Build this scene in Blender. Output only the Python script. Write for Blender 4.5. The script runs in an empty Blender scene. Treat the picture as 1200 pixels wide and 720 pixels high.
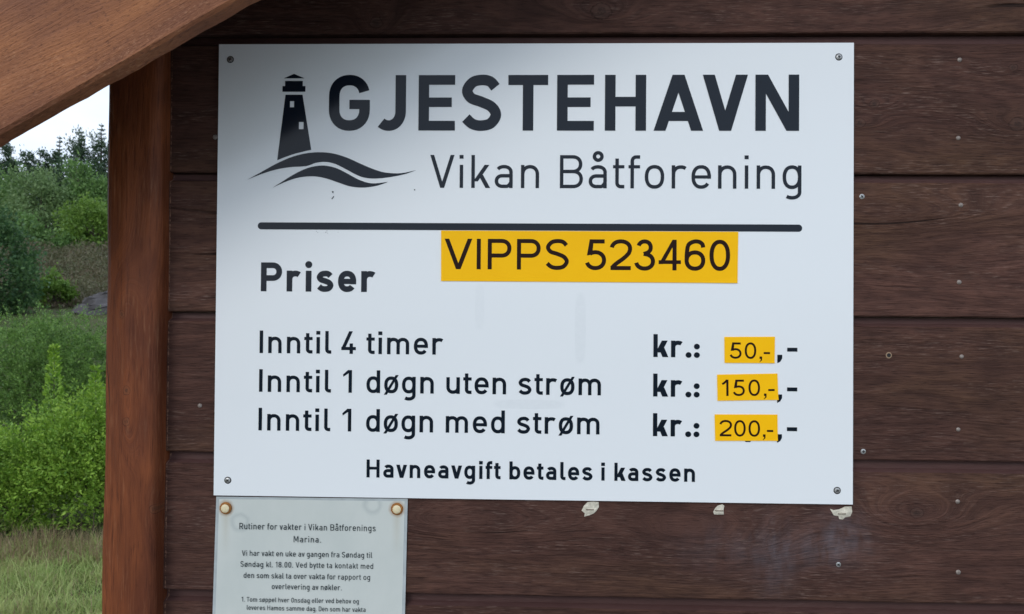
import bpy, math, random
import numpy as np
from mathutils import Vector, Matrix

sc = bpy.context.scene
COL = sc.collection
random.seed(7)
RNG = np.random.default_rng(11)
Z0 = 1.398                      # height of the price sign's lower edge above the ground

# ------------------------------------------------------------------ camera
cam = bpy.data.cameras.new('camera')
camo = bpy.data.objects.new('camera', cam)
COL.objects.link(camo)
R_ = Vector((0.99959265, 0.02750985, 0.00759944)); U_ = Vector((-0.00728521, -0.01150486, 0.99990728)); F_ = Vector((-0.02759473, 0.99955532, 0.01129976))
m = Matrix((R_, U_, -F_)).transposed().to_4x4()
m.translation = Vector((0.3519, -0.8187, Z0 + 0.2019))
camo.matrix_world = m
cam.sensor_fit = 'HORIZONTAL'; cam.sensor_width = 36.0; cam.lens = 36 * 873 / 1200
cam.clip_start = 0.02; cam.clip_end = 3000
cam.dof.use_dof = True; cam.dof.focus_distance = 0.83; cam.dof.aperture_fstop = 20.0
sc.camera = camo

# ------------------------------------------------------------------ sky, sun, exposure
SUN_EL, SUN_AZ = 30.0, 210.0        # degrees; azimuth clockwise from +y (the sun stands in front of the wall, to the left)
w = bpy.data.worlds.new('World'); sc.world = w; w.use_nodes = True
nt = w.node_tree; N = nt.nodes; L = nt.links
bg = N['Background']; bg.inputs[1].default_value = 0.1
sky = N.new('ShaderNodeTexSky'); sky.sky_type = 'NISHITA'; sky.sun_disc = False
sky.sun_elevation = math.radians(SUN_EL); sky.sun_rotation = math.radians(SUN_AZ)
tc = N.new('ShaderNodeTexCoord')
mp = N.new('ShaderNodeMapping'); mp.inputs['Scale'].default_value = (1, 1, 3.2)
L.new(tc.outputs['Generated'], mp.inputs[0])
nz = N.new('ShaderNodeTexNoise'); nz.inputs['Scale'].default_value = 3.2; nz.inputs['Detail'].default_value = 7; nz.inputs['Roughness'].default_value = 0.55
L.new(mp.outputs[0], nz.inputs['Vector'])
cr = N.new('ShaderNodeValToRGB')
cr.color_ramp.elements[0].position = 0.3; cr.color_ramp.elements[0].color = (0.76, 0.89, 1.09, 1)
cr.color_ramp.elements[1].position = 0.62; cr.color_ramp.elements[1].color = (0.96, 1.06, 1.20, 1)
L.new(nz.outputs[0], cr.inputs[0])
gain = N.new('ShaderNodeVectorMath'); gain.operation = 'SCALE'; gain.inputs['Scale'].default_value = 10.0
L.new(cr.outputs[0], gain.inputs[0])
mx = N.new('ShaderNodeMix'); mx.data_type = 'RGBA'; mx.inputs[0].default_value = 0.88
L.new(sky.outputs[0], mx.inputs[6]); L.new(gain.outputs[0], mx.inputs[7])
L.new(mx.outputs[2], bg.inputs[0])

sun = bpy.data.lights.new('sun', 'SUN'); sun.energy = 0.85; sun.angle = math.radians(24); sun.color = (1.0, 0.96, 0.9)
suno = bpy.data.objects.new('sun', sun); COL.objects.link(suno)
az = math.radians(SUN_AZ); el = math.radians(SUN_EL)
sd = Vector((math.sin(az) * math.cos(el), math.cos(az) * math.cos(el), math.sin(el)))
suno.rotation_euler = sd.to_track_quat('Z', 'Y').to_euler()
sc.view_settings.view_transform = 'Standard'; sc.view_settings.look = 'None'
sc.view_settings.exposure = 0.27; sc.view_settings.gamma = 1.0

# ------------------------------------------------------------------ node helper
class NG:
    def __init__(s, name):
        s.m = bpy.data.materials.new(name); s.m.use_nodes = True
        s.t = s.m.node_tree; s.n = s.t.nodes; s.b = s.n['Principled BSDF']
        s.tc = s.n.new('ShaderNodeTexCoord')
    def put(s, sock, v):
        if isinstance(v, bpy.types.NodeSocket): s.t.links.new(v, sock)
        elif isinstance(v, (tuple, list)) and len(v) == 3 and sock.type == 'RGBA': sock.default_value = (*v, 1)
        else: sock.default_value = v
    def math(s, op, a, b=0.0, c=None, clamp=False):
        n = s.n.new('ShaderNodeMath'); n.operation = op; n.use_clamp = clamp
        s.put(n.inputs[0], a); s.put(n.inputs[1], b)
        if c is not None: s.put(n.inputs[2], c)
        return n.outputs[0]
    def xyz(s, vec=None):
        n = s.n.new('ShaderNodeSeparateXYZ'); s.put(n.inputs[0], vec or s.tc.outputs['Object']); return n.outputs
    def comb(s, x, y, z):
        n = s.n.new('ShaderNodeCombineXYZ')
        for i, v in enumerate((x, y, z)): s.put(n.inputs[i], v)
        return n.outputs[0]
    def noise(s, vec, scale, detail=3, rough=0.5, dist=0.0):
        n = s.n.new('ShaderNodeTexNoise'); s.put(n.inputs['Vector'], vec)
        n.inputs['Scale'].default_value = scale; n.inputs['Detail'].default_value = detail
        n.inputs['Roughness'].default_value = rough; n.inputs['Distortion'].default_value = dist
        return n.outputs[0]
    def ramp(s, f, stops):
        n = s.n.new('ShaderNodeValToRGB'); s.put(n.inputs[0], f); e = n.color_ramp.elements
        while len(e) < len(stops): e.new(0.5)
        for q, (p, c) in zip(e, stops):
            q.position = p; q.color = (c, c, c, 1) if isinstance(c, (int, float)) else (*c, 1)
        return n.outputs[0]
    def mix(s, f, a, b, mode='MIX'):
        n = s.n.new('ShaderNodeMix'); n.data_type = 'RGBA'; n.blend_type = mode
        s.put(n.inputs[0], f); s.put(n.inputs[6], a); s.put(n.inputs[7], b); return n.outputs[2]
    def bump(s, h, strength, dist):
        n = s.n.new('ShaderNodeBump'); s.put(n.inputs['Height'], h)
        n.inputs['Strength'].default_value = strength; n.inputs['Distance'].default_value = dist
        s.t.links.new(n.outputs[0], s.b.inputs['Normal'])
    def out(s, col, rough=0.5, spec=0.5, coat=0.0, metal=0.0):
        s.put(s.b.inputs['Base Color'], col); s.put(s.b.inputs['Roughness'], rough)
        s.b.inputs['Specular IOR Level'].default_value = spec
        s.b.inputs['Coat Weight'].default_value = coat; s.b.inputs['Coat Roughness'].default_value = 0.25
        s.b.inputs['Metallic'].default_value = metal
        return s.m

def wood(name, base, dark, light, along='x', knots=(), ring=95, grain=1.0, rough=0.5, spec=0.4, coat=0.0, chalk=False, fleck=0.5, off=1.0, bumpd=0.0011, fl_u=60, fl_v=620, cracks=0.8, drips=False, warm=None, blo=0.45, crk_t=0.27):
    g = NG(name)
    p = g.xyz()
    u, v = (p[0], p[2]) if along == 'x' else (p[2], p[0])
    oi = g.n.new('ShaderNodeObjectInfo')
    rnd = g.math('MULTIPLY', oi.outputs['Random'], 7.0 * off)
    K = None; KC = None
    for (ku, kv, a, b, A, core) in knots:
        du = g.math('DIVIDE', g.math('SUBTRACT', u, ku), a); dv = g.math('DIVIDE', g.math('SUBTRACT', v, kv), b)
        r2 = g.math('ADD', g.math('MULTIPLY', du, du), g.math('MULTIPLY', dv, dv))
        e = g.math('MULTIPLY', g.math('EXPONENT', g.math('MULTIPLY', r2, -1.0)), A)
        K = e if K is None else g.math('ADD', K, e)
        jn = g.math('MULTIPLY', g.math('SUBTRACT', g.noise(g.comb(g.math('MULTIPLY', u, 120), 0.0, g.math('MULTIPLY', v, 120)), 1.0, 2), 0.5), core * 0.9)
        cu = g.math('DIVIDE', g.math('ADD', g.math('SUBTRACT', u, ku), jn), core); cv = g.math('DIVIDE', g.math('SUBTRACT', v, kv), core * 0.85)
        cc = g.math('SUBTRACT', 1.15, g.math('ADD', g.math('MULTIPLY', cu, cu), g.math('MULTIPLY', cv, cv)), clamp=True)
        KC = cc if KC is None else g.math('MAXIMUM', KC, cc)
    uu = g.math('ADD', u, rnd)
    warp = g.noise(g.comb(g.math('MULTIPLY', uu, 1.6), g.math('MULTIPLY', p[1], 6), g.math('MULTIPLY', v, 9)), 1.0, 3, 0.55)
    q = g.math('ADD', v, g.math('MULTIPLY', warp, 0.085))
    if along == 'z': q = g.math('ADD', q, g.math('MULTIPLY', p[1], 0.7))
    if K is not None: q = g.math('ADD', q, K)
    rings = g.noise(g.comb(g.math('MULTIPLY', uu, 0.25), 0.0, g.math('MULTIPLY', q, 1.0)), ring, 2, 0.6)
    rings = g.ramp(rings, [(0.36, 0.0), (0.62, 1.0)])
    fib = g.noise(g.comb(g.math('MULTIPLY', uu, 14), g.math('MULTIPLY', p[1], 200), g.math('MULTIPLY', q, 420)), 1.0, 4, 0.7)
    fine = g.noise(g.comb(g.math('MULTIPLY', uu, fl_u), g.math('MULTIPLY', p[1], 300), g.math('MULTIPLY', v, fl_v)), 1.0, 3, 0.65)
    fl = g.ramp(fine, [(0.54, 0.0), (0.74, 1.0)])
    dk = g.ramp(fine, [(0.28, 1.0), (0.45, 0.0)])
    blot = g.noise(g.comb(g.math('MULTIPLY', uu, 3.5), p[1], g.math('MULTIPLY', v, 9)), 1.0, 4, 0.6)
    blotf = g.ramp(blot, [(0.38, 0.0), (0.64, 1.0)])
    c = g.mix(blotf, base, tuple((1 - blo) * a + blo * b for a, b in zip(base, dark)))
    if warm:
        wn = g.noise(g.comb(g.math('MULTIPLY', uu, 2.2), 0.0, g.math('MULTIPLY', v, 6)), 1.0, 3, 0.6)
        c = g.mix(g.math('MULTIPLY', g.ramp(wn, [(0.48, 0.0), (0.68, 1.0)]), 0.75), c, warm)
    c = g.mix(g.math('MULTIPLY', g.math('SUBTRACT', 1.0, rings), 0.45 * grain), c, dark)
    c = g.mix(g.math('MULTIPLY', g.ramp(fib, [(0.45, 0.0), (0.75, 1.0)]), 0.55 * grain), c, dark)
    flz = g.noise(g.comb(g.math('MULTIPLY', uu, 5), 0.0, g.math('MULTIPLY', q, 45)), 1.0, 2, 0.5)
    c = g.mix(g.math('MULTIPLY', g.math('MULTIPLY', fl, g.ramp(flz, [(0.42, 0.0), (0.62, 1.0)])), fleck), c, light)
    c = g.mix(g.math('MULTIPLY', dk, 0.65 * grain, clamp=True), c, tuple(x * 0.6 for x in dark))
    crk = g.ramp(g.noise(g.comb(g.math('MULTIPLY', uu, 2.2), p[1], g.math('MULTIPLY', q, 60)), 1.0, 2, 0.5), [(crk_t - 0.015, 1.0), (crk_t + 0.015, 0.0)])
    c = g.mix(g.math('MULTIPLY', crk, cracks), c, tuple(x * 0.25 for x in dark))
    if KC is not None:
        kn = g.noise(g.comb(g.math('MULTIPLY', u, 400), 0.0, g.math('MULTIPLY', v, 400)), 1.0, 2)
        edge = g.ramp(KC, [(0.0, 0.0), (0.15, 1.0), (0.40, 0.35), (0.85, 0.3), (1.0, 1.0)])
        c = g.mix(g.math('MULTIPLY', g.math('MULTIPLY', edge, g.ramp(kn, [(0.35, 0.3), (0.6, 1.0)])), 0.8), c, tuple(x * 0.55 for x in dark))
        c = g.mix(g.math('MULTIPLY', g.math('MULTIPLY', g.ramp(KC, [(0.3, 0.0), (0.5, 1.0)]), kn), 0.12), c, light)
    if chalk:
        for (cx, cz, sx, sz, amt) in ((0.688, Z0 - 0.030, 0.026, 0.022, 1.0), (0.672, Z0 - 0.050, 0.040, 0.018, .8), (0.618, Z0 - 0.060, 0.020, 0.040, 0.8), (0.560, Z0 - 0.050, 0.050, 0.025, 0.4)):
            a = g.math('DIVIDE', g.math('SUBTRACT', p[0], cx), sx); b = g.math('DIVIDE', g.math('SUBTRACT', p[2], cz), sz)
            r2 = g.math('ADD', g.math('MULTIPLY', a, a), g.math('MULTIPLY', b, b))
            e = g.math('EXPONENT', g.math('MULTIPLY', r2, -1.0))
            nn = g.noise(g.comb(g.math('MULTIPLY', p[0], 70), 0.0, g.math('MULTIPLY', p[2], 28)), 1.0, 4, 0.65)
            f = g.math('MULTIPLY', g.math('MULTIPLY', e, g.ramp(nn, [(0.35, 0.1), (0.7, 1.0)])), 0.18 * amt)
            c = g.mix(f, c, (0.30, 0.34, 0.42))
    if drips:                                             # red stain slopped from the post onto the board ends
        e = g.math('SUBTRACT', 1.0, g.math('DIVIDE', g.math('ABSOLUTE', g.math('ADD', p[0], 0.0545)), 0.0032), clamp=True)
        nn = g.noise(g.comb(g.math('MULTIPLY', p[0], 300), 0.0, g.math('MULTIPLY', p[2], 260)), 1.0, 3, 0.7)
        c = g.mix(g.math('MULTIPLY', g.ramp(g.math('MULTIPLY', e, nn), [(0.42, 0.0), (0.50, 1.0)]), 0.7), c, (0.28, 0.15, 0.10))
    tone = g.math('ADD', 0.88, g.math('MULTIPLY', oi.outputs['Random'], 0.24))
    vm = g.n.new('ShaderNodeVectorMath'); vm.operation = 'SCALE'; g.put(vm.inputs[0], c); g.put(vm.inputs['Scale'], tone)
    h = g.math('ADD', g.math('MULTIPLY', rings, 0.35), g.math('SUBTRACT', g.math('MULTIPLY', fine, 0.5), g.math('MULTIPLY', fib, 0.9)))
    h = g.math('SUBTRACT', h, g.math('MULTIPLY', crk, 1.5 * cracks))
    g.bump(h, 0.8 * grain, bumpd)
    rr = g.math('ADD', rough - 0.08, g.math('MULTIPLY', blot, 0.2))
    return g.out(vm.outputs[0], rr, spec, coat)

KN = [(0.724, Z0 + .436, .024, .008, .018, .0055), (0.708, Z0 + .4155, .03, .009, .02, .0065), (0.873, Z0 + .476, .03, .008, .015, .005),
      (0.8775, Z0 + .414, .04, .014, .028, .0090), (0.770, Z0 - .0087, .060, .022, .055, .0070), (0.4255, Z0 + .539, .035, .014, .025, .0110),
      (0.1753, Z0 + .527, .02, .02, .03, .0075), (0.735, Z0 + .318, .10, .016, .045, .0002), (0.53, Z0 - .04, .10, .03, .05, .0002),
      (0.30, Z0 - .03, .12, .03, .06, .0003)]
M = {}
M['board'] = wood('brown_stained_board', (0.108, 0.051, 0.038), (0.036, 0.017, 0.014), (0.29, 0.205, 0.17), knots=KN, chalk=True, fleck=0.50, rough=0.62, spec=0.14, grain=1.3, bumpd=0.0015, crk_t=0.295, drips=True, warm=(0.125, 0.066, 0.036))
M['lip'] = wood('red_brown_board_lip', (0.090, 0.045, 0.040), (0.050, 0.023, 0.022), (0.18, 0.12, 0.11), rough=0.55, spec=0.18, grain=0.5, fleck=0.3, drips=True)
M['post'] = wood('red_brown_stained_post', (0.265, 0.078, 0.027), (0.070, 0.019, 0.010), (0.46, 0.24, 0.13), along='z', ring=42, grain=1.0, rough=0.5, spec=0.2, fleck=0.25, fl_u=30, fl_v=380, blo=0.75, crk_t=0.295,
                 knots=[(Z0 + .117, -0.0885, .05, .012, .03, .0050), (Z0 + .083, -0.0885, .05, .012, .03, .0050), (Z0 - .012, -.058, .03, .010, .02, .0050), (Z0 + .20, -.095, .06, .02, .05, .0040)])
M['barge'] = wood('orange_brown_stained_board', (0.43, 0.170, 0.068), (0.150, 0.056, 0.034), (0.60, 0.33, 0.19), ring=30, grain=1.2, rough=0.6, spec=0.22, fleck=0.5, off=0.0, bumpd=0.0016, fl_u=190, fl_v=560, cracks=0.0, warm=(0.30, 0.140, 0.095))
M['roof_wood'] = wood('roof_underlay_wood', (0.30, 0.22, 0.16), (0.16, 0.11, 0.08), (0.42, 0.34, 0.27), rough=0.7)

def simple(name, col, rough=0.5, spec=0.5, metal=0.0, var=0.0, scale=40, bump=0.0):
    g = NG(name); c = col
    n = g.noise(g.tc.outputs['Object'], scale, 4, 0.6)
    if var: c = g.mix(g.ramp(n, [(0.3, 0.0), (0.7, 1.0)]), tuple(x * (1 - var) for x in col), tuple(min(1, x * (1 + var)) for x in col))
    if bump: g.bump(n, 0.5, bump)
    return g.out(c, rough, spec, 0, metal)

M['ink'] = simple('dark_print', (0.006, 0.011, 0.020), 0.14, 0.25, var=0.1, scale=8)
M['ink_brown'] = simple('black_print', (0.018, 0.006, 0.004), 0.4, 0.12)
M['ink_notice'] = simple('grey_black_print', (0.025, 0.035, 0.04), 0.4, 0.2)
M['zinc'] = simple('dull_zinc', (0.42, 0.42, 0.41), 0.32, 0.5, 0.7, var=0.5, scale=900)
M['nail'] = simple('weathered_nail', (0.25, 0.21, 0.185), 0.5, 0.5, 0.25, var=0.35, scale=600)
M['black'] = simple('shadowed_recess', (0.012, 0.012, 0.013), 0.8)
M['cream'] = simple('cream_washer', (0.72, 0.62, 0.40), 0.5, var=0.12, scale=300)
M['rust'] = simple('orange_rust', (0.30, 0.12, 0.025), 0.8, var=0.5, scale=700, bump=0.0004)
M['scrap'] = simple('torn_foam_tape', (0.60, 0.56, 0.46), 0.75, var=0.25, scale=260, bump=0.001)
M['staple'] = simple('rusty_staple', (0.09, 0.035, 0.015), 0.6, 0.5, 0.4)
M['roofing'] = simple('black_roofing_felt', (0.03, 0.03, 0.032), 0.85, var=0.3, scale=60, bump=0.002)

def panel_mat():
    g = NG('white_sign_paint'); p = g.xyz()
    c = (0.80, 0.83, 0.85)
    n = g.noise(g.comb(g.math('MULTIPLY', p[0], 6), p[1], g.math('MULTIPLY', p[2], 9)), 1.0, 4, 0.6)
    c = g.mix(g.math('MULTIPLY', n, 0.12), c, (0.66, 0.70, 0.74))
    # old tape residue: three faint strips, and a few specks of dirt
    for (cx, cz, hx, hz, amt) in ((0.2936, .2109, .0055, .026, .08), (0.4044, .188, .0065, .041, .12), (0.3488, .1045, .041, .0055, .15)):
        a = g.math('SUBTRACT', 1.0, g.math('DIVIDE', g.math('ABSOLUTE', g.math('SUBTRACT', p[0], cx)), hx), clamp=True)
        b = g.math('SUBTRACT', 1.0, g.math('DIVIDE', g.math('ABSOLUTE', g.math('SUBTRACT', p[2], Z0 + cz)), hz), clamp=True)
        f = g.ramp(g.math('MULTIPLY', a, b), [(0.0, 0.0), (0.12, 1.0)])
        nn = g.noise(g.comb(g.math('MULTIPLY', p[0], 160), 0.0, g.math('MULTIPLY', p[2], 160)), 1.0, 3, 0.6)
        c = g.mix(g.math('MULTIPLY', g.math('MULTIPLY', f, g.ramp(nn, [(0.3, 0.5), (0.6, 1.0)])), amt), c, (0.45, 0.49, 0.52))
    sp = g.ramp(g.noise(g.comb(g.math('MULTIPLY', p[0], 1), 0.0, p[2]), 130, 2, 0.5), [(0.80, 0.0), (0.84, 1.0)])
    c = g.mix(g.math('MULTIPLY', sp, 0.5), c, (0.3, 0.33, 0.36))
    g.bump(g.noise(g.tc.outputs['Object'], 14, 2), 0.25, 0.0006)
    return g.out(c, 0.20, 0.5)
M['panel'] = panel_mat()
M['panel_edge'] = simple('sign_core_edge', (0.25, 0.27, 0.29), 0.6)

def sticker_mat(name, var):
    g = NG(name)
    n = g.noise(g.tc.outputs['Object'], 30 + var, 4, 0.6)
    c = g.mix(n, (0.95, 0.49, 0.001), (1.0, 0.56, 0.003))
    g.bump(g.noise(g.tc.outputs['Object'], 60, 3), 0.2, 0.0004)
    return g.out(c, 0.45, 0.15)
M['sticker'] = sticker_mat('yellow_label_film', 0)

def notice_mat():
    g = NG('aged_laminated_paper'); p = g.xyz()
    n = g.noise(g.comb(g.math('MULTIPLY', p[0], 16), 0.0, g.math('MULTIPLY', p[2], 10)), 1.0, 5, 0.6)
    c = g.mix(g.ramp(n, [(0.3, 0.0), (0.7, 1.0)]), (0.53, 0.57, 0.545), (0.60, 0.63, 0.60))
    for (cx, cz) in ((0.0133, -.0143), (0.2041, -.0124)):      # rust haloes and runs under the two rusty screws
        dx = g.math('SUBTRACT', p[0], cx); dz = g.math('SUBTRACT', p[2], Z0 + cz)
        r = g.math('SQRT', g.math('ADD', g.math('MULTIPLY', dx, dx), g.math('MULTIPLY', dz, dz)))
        nn = g.noise(g.comb(g.math('MULTIPLY', p[0], 300), 0.0, g.math('MULTIPLY', p[2], 200)), 1.0, 3, 0.6)
        h = g.ramp(g.math('ADD', r, g.math('MULTIPLY', nn, 0.003)), [(0.0070, 1.0), (0.0100, 0.0)])
        c = g.mix(g.math('MULTIPLY', h, 0.75), c, (0.35, 0.17, 0.04))
        rx = g.math('SUBTRACT', 1.0, g.math('DIVIDE', g.math('ABSOLUTE', dx), 0.006), clamp=True)
        rz = g.math('MULTIPLY', g.ramp(g.math('MULTIPLY', dz, -1.0), [(0.0, 0.0), (0.004, 1.0), (0.055, 0.0)]), rx)
        c = g.mix(g.math('MULTIPLY', rz, 0.30), c, (0.38, 0.30, 0.16))
    # dried water rings
    for (cx, cz, rad) in ((0.1767, -.0085, .0085), (0.0290, -.0300, .0085)):
        dx = g.math('SUBTRACT', p[0], cx); dz = g.math('SUBTRACT', p[2], Z0 + cz)
        r = g.math('SQRT', g.math('ADD', g.math('MULTIPLY', dx, dx), g.math('MULTIPLY', dz, dz)))
        nn = g.noise(g.comb(g.math('MULTIPLY', p[0], 90), 0.0, g.math('MULTIPLY', p[2], 90)), 1.0, 2)
        d = g.math('ABSOLUTE', g.math('SUBTRACT', g.math('ADD', r, g.math('MULTIPLY', g.math('SUBTRACT', nn, 0.5), 0.005)), rad))
        c = g.mix(g.math('MULTIPLY', g.ramp(d, [(0.0003, 1.0), (0.0009, 0.0)]), 0.28), c, (0.25, 0.30, 0.31))
    g.bump(g.noise(g.tc.outputs['Object'], 22, 3), 0.4, 0.0012)
    return g.out(c, 0.28, 0.5)
M['notice'] = notice_mat()
M['pouch'] = simple('clear_pouch_margin', (0.42, 0.46, 0.47), 0.2, 0.5, var=0.12, scale=60)

def leaf_mat(name, c1, c2, c3, nscale=3.0, trans=0.35, rough=0.5):
    g = NG(name)
    geo = g.n.new('ShaderNodeNewGeometry')
    n = g.noise(g.tc.outputs['Object'], nscale, 3, 0.6)
    c = g.mix(g.ramp(n, [(0.35, 0.0), (0.65, 1.0)]), c1, c2)
    c = g.mix(g.math('MULTIPLY', geo.outputs['Random Per Island'], 0.75), c, c3)
    g.out(c, rough, 0.3)
    tr = g.n.new('ShaderNodeBsdfTranslucent'); g.put(tr.inputs[0], c)
    ms = g.n.new('ShaderNodeMixShader'); ms.inputs[0].default_value = trans
    g.t.links.new(g.b.outputs[0], ms.inputs[1]); g.t.links.new(tr.outputs[0], ms.inputs[2])
    g.t.links.new(ms.outputs[0], g.n['Material Output'].inputs[0])
    return g.m
M['leaf_bright'] = leaf_mat('bright_green_leaf', (0.210, 0.390, 0.045), (0.075, 0.175, 0.025), (0.350, 0.520, 0.070), 6.0, 0.18)
M['leaf_juniper'] = leaf_mat('juniper_green', (0.110, 0.230, 0.045), (0.040, 0.100, 0.028), (0.230, 0.380, 0.080), 6.0, 0.12)
M['leaf_dark'] = leaf_mat('dark_green_leaf', (0.055, 0.129, 0.051), (0.035, 0.088, 0.039), (0.117, 0.215, 0.062), 1.0)
M['leaf_willow'] = leaf_mat('grey_green_leaf', (0.154, 0.242, 0.092), (0.110, 0.188, 0.077), (0.220, 0.319, 0.121), 0.6)
M['leaf_mid'] = leaf_mat('mid_green_leaf', (0.136, 0.253, 0.074), (0.096, 0.188, 0.062), (0.198, 0.330, 0.092), 0.6)
M['leaf_lime'] = leaf_mat('lime_green_leaf', (0.138, 0.253, 0.040), (0.098, 0.190, 0.037), (0.196, 0.310, 0.052), 1.2)
M['needle'] = leaf_mat('dark_conifer_needle', (0.052, 0.100, 0.052), (0.038, 0.076, 0.045), (0.078, 0.129, 0.059), 0.6, 0.15)
M['heather'] = leaf_mat('brown_green_heather', (0.083, 0.099, 0.042), (0.138, 0.094, 0.066), (0.121, 0.121, 0.061), 0.9, 0.2)
M['grass'] = leaf_mat('lawn_grass', (0.215, 0.360, 0.075), (0.320, 0.400, 0.120), (0.480, 0.490, 0.210), 2.2, 0.3)
M['drygrass'] = leaf_mat('dry_tall_grass', (0.260, 0.170, 0.100), (0.180, 0.140, 0.070), (0.420, 0.320, 0.200), 2.5, 0.3)
M['bark'] = simple('grey_brown_bark', (0.10, 0.08, 0.065), 0.9, 0.2, var=0.4, scale=30, bump=0.01)
M['rock'] = simple('grey_rock', (0.085, 0.080, 0.085), 0.85, 0.3, var=0.35, scale=2.5, bump=0.05)
def ground_mat():
    g = NG('meadow_ground')
    a = g.noise(g.tc.outputs['Object'], 0.25, 5, 0.6); b = g.noise(g.tc.outputs['Object'], 25, 5, 0.7)
    c = g.mix(g.ramp(a, [(0.35, 0.0), (0.65, 1.0)]), (0.055, 0.085, 0.026), (0.085, 0.088, 0.035))
    c = g.mix(g.ramp(b, [(0.4, 0.0), (0.75, 1.0)]), c, (0.05, 0.045, 0.025))
    g.bump(b, 0.6, 0.04)
    return g.out(c, 0.9, 0.2)
M['ground'] = ground_mat()

# ------------------------------------------------------------------ object helpers
def mesh_obj(name, verts, faces, mat, parent=None, mats=None, fm=None, smooth=False):
    me = bpy.data.meshes.new(name); me.from_pydata([tuple(v) for v in verts], [], faces); me.update()
    for x in (mats or [mat]): me.materials.append(x)
    if fm:
        for p, i in zip(me.polygons, fm): p.material_index = i
    if smooth:
        for p in me.polygons: p.use_smooth = True
    o = bpy.data.objects.new(name, me); COL.objects.link(o)
    if parent: o.parent = parent
    return o
def quads_obj(name, V, k, mat, parent=None):
    """V: (n*k, 3) array, one k-gon for each run of k vertices."""
    n = len(V) // k
    me = bpy.data.meshes.new(name)
    me.vertices.add(len(V)); me.vertices.foreach_set('co', V.astype(np.float32).ravel())
    me.loops.add(len(V)); me.loops.foreach_set('vertex_index', np.arange(len(V), dtype=np.int32))
    me.polygons.add(n); me.polygons.foreach_set('loop_start', np.arange(0, len(V), k, dtype=np.int32))
    me.update(calc_edges=True); me.materials.append(mat)
    o = bpy.data.objects.new(name, me); COL.objects.link(o)
    if parent: o.parent = parent
    return o
def thing(name, label, cat, loc=(0, 0, 0), group=None):
    o = bpy.data.objects.new(name, None); o.empty_display_size = 0.1; COL.objects.link(o); o.location = loc
    o['label'] = label; o['category'] = cat
    if group: o['group'] = group
    return o
def box(x0, x1, y0, y1, z0, z1):
    v = [(x, y, z) for x in (x0, x1) for y in (y0, y1) for z in (z0, z1)]
    f = [(0, 1, 3, 2), (4, 6, 7, 5), (0, 4, 5, 1), (2, 3, 7, 6), (0, 2, 6, 4), (1, 5, 7, 3)]
    return v, f
class Geo:
    def __init__(s): s.v = []; s.f = []; s.m = []
    def add(s, v, f, mi=0):
        b = len(s.v); s.v += [tuple(a) for a in v]; s.f += [tuple(i + b for i in q) for q in f]; s.m += [mi] * len(f)
    def obj(s, name, mats, parent=None, smooth=False):
        return mesh_obj(name, s.v, s.f, None, parent, mats if isinstance(mats, list) else [mats], s.m, smooth)

# ------------------------------------------------------------------ lettering: monoline strokes, cap height = 1
def arc(cx, cy, rx, ry, a0, a1, n=16, e=2.15):
    P = []
    for i in range(n + 1):
        a = math.radians(a0 + (a1 - a0) * i / n); c, s_ = math.cos(a), math.sin(a)
        P.append((cx + rx * math.copysign(abs(c) ** (2 / e), c), cy + ry * math.copysign(abs(s_) ** (2 / e), s_)))
    return P
def spline(P, n=6):
    Q = [P[0]] + list(P) + [P[-1]]; out = []
    for i in range(1, len(Q) - 2):
        p0, p1, p2, p3 = Q[i - 1:i + 3]
        for k in range(n):
            t = k / n
            out.append(tuple(0.5 * (2 * p1[j] + (p2[j] - p0[j]) * t + (2 * p0[j] - 5 * p1[j] + 4 * p2[j] - p3[j]) * t * t + (3 * p1[j] - p0[j] - 3 * p2[j] + p3[j]) * t ** 3) for j in (0, 1)))
    return out + [Q[-1]]
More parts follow.
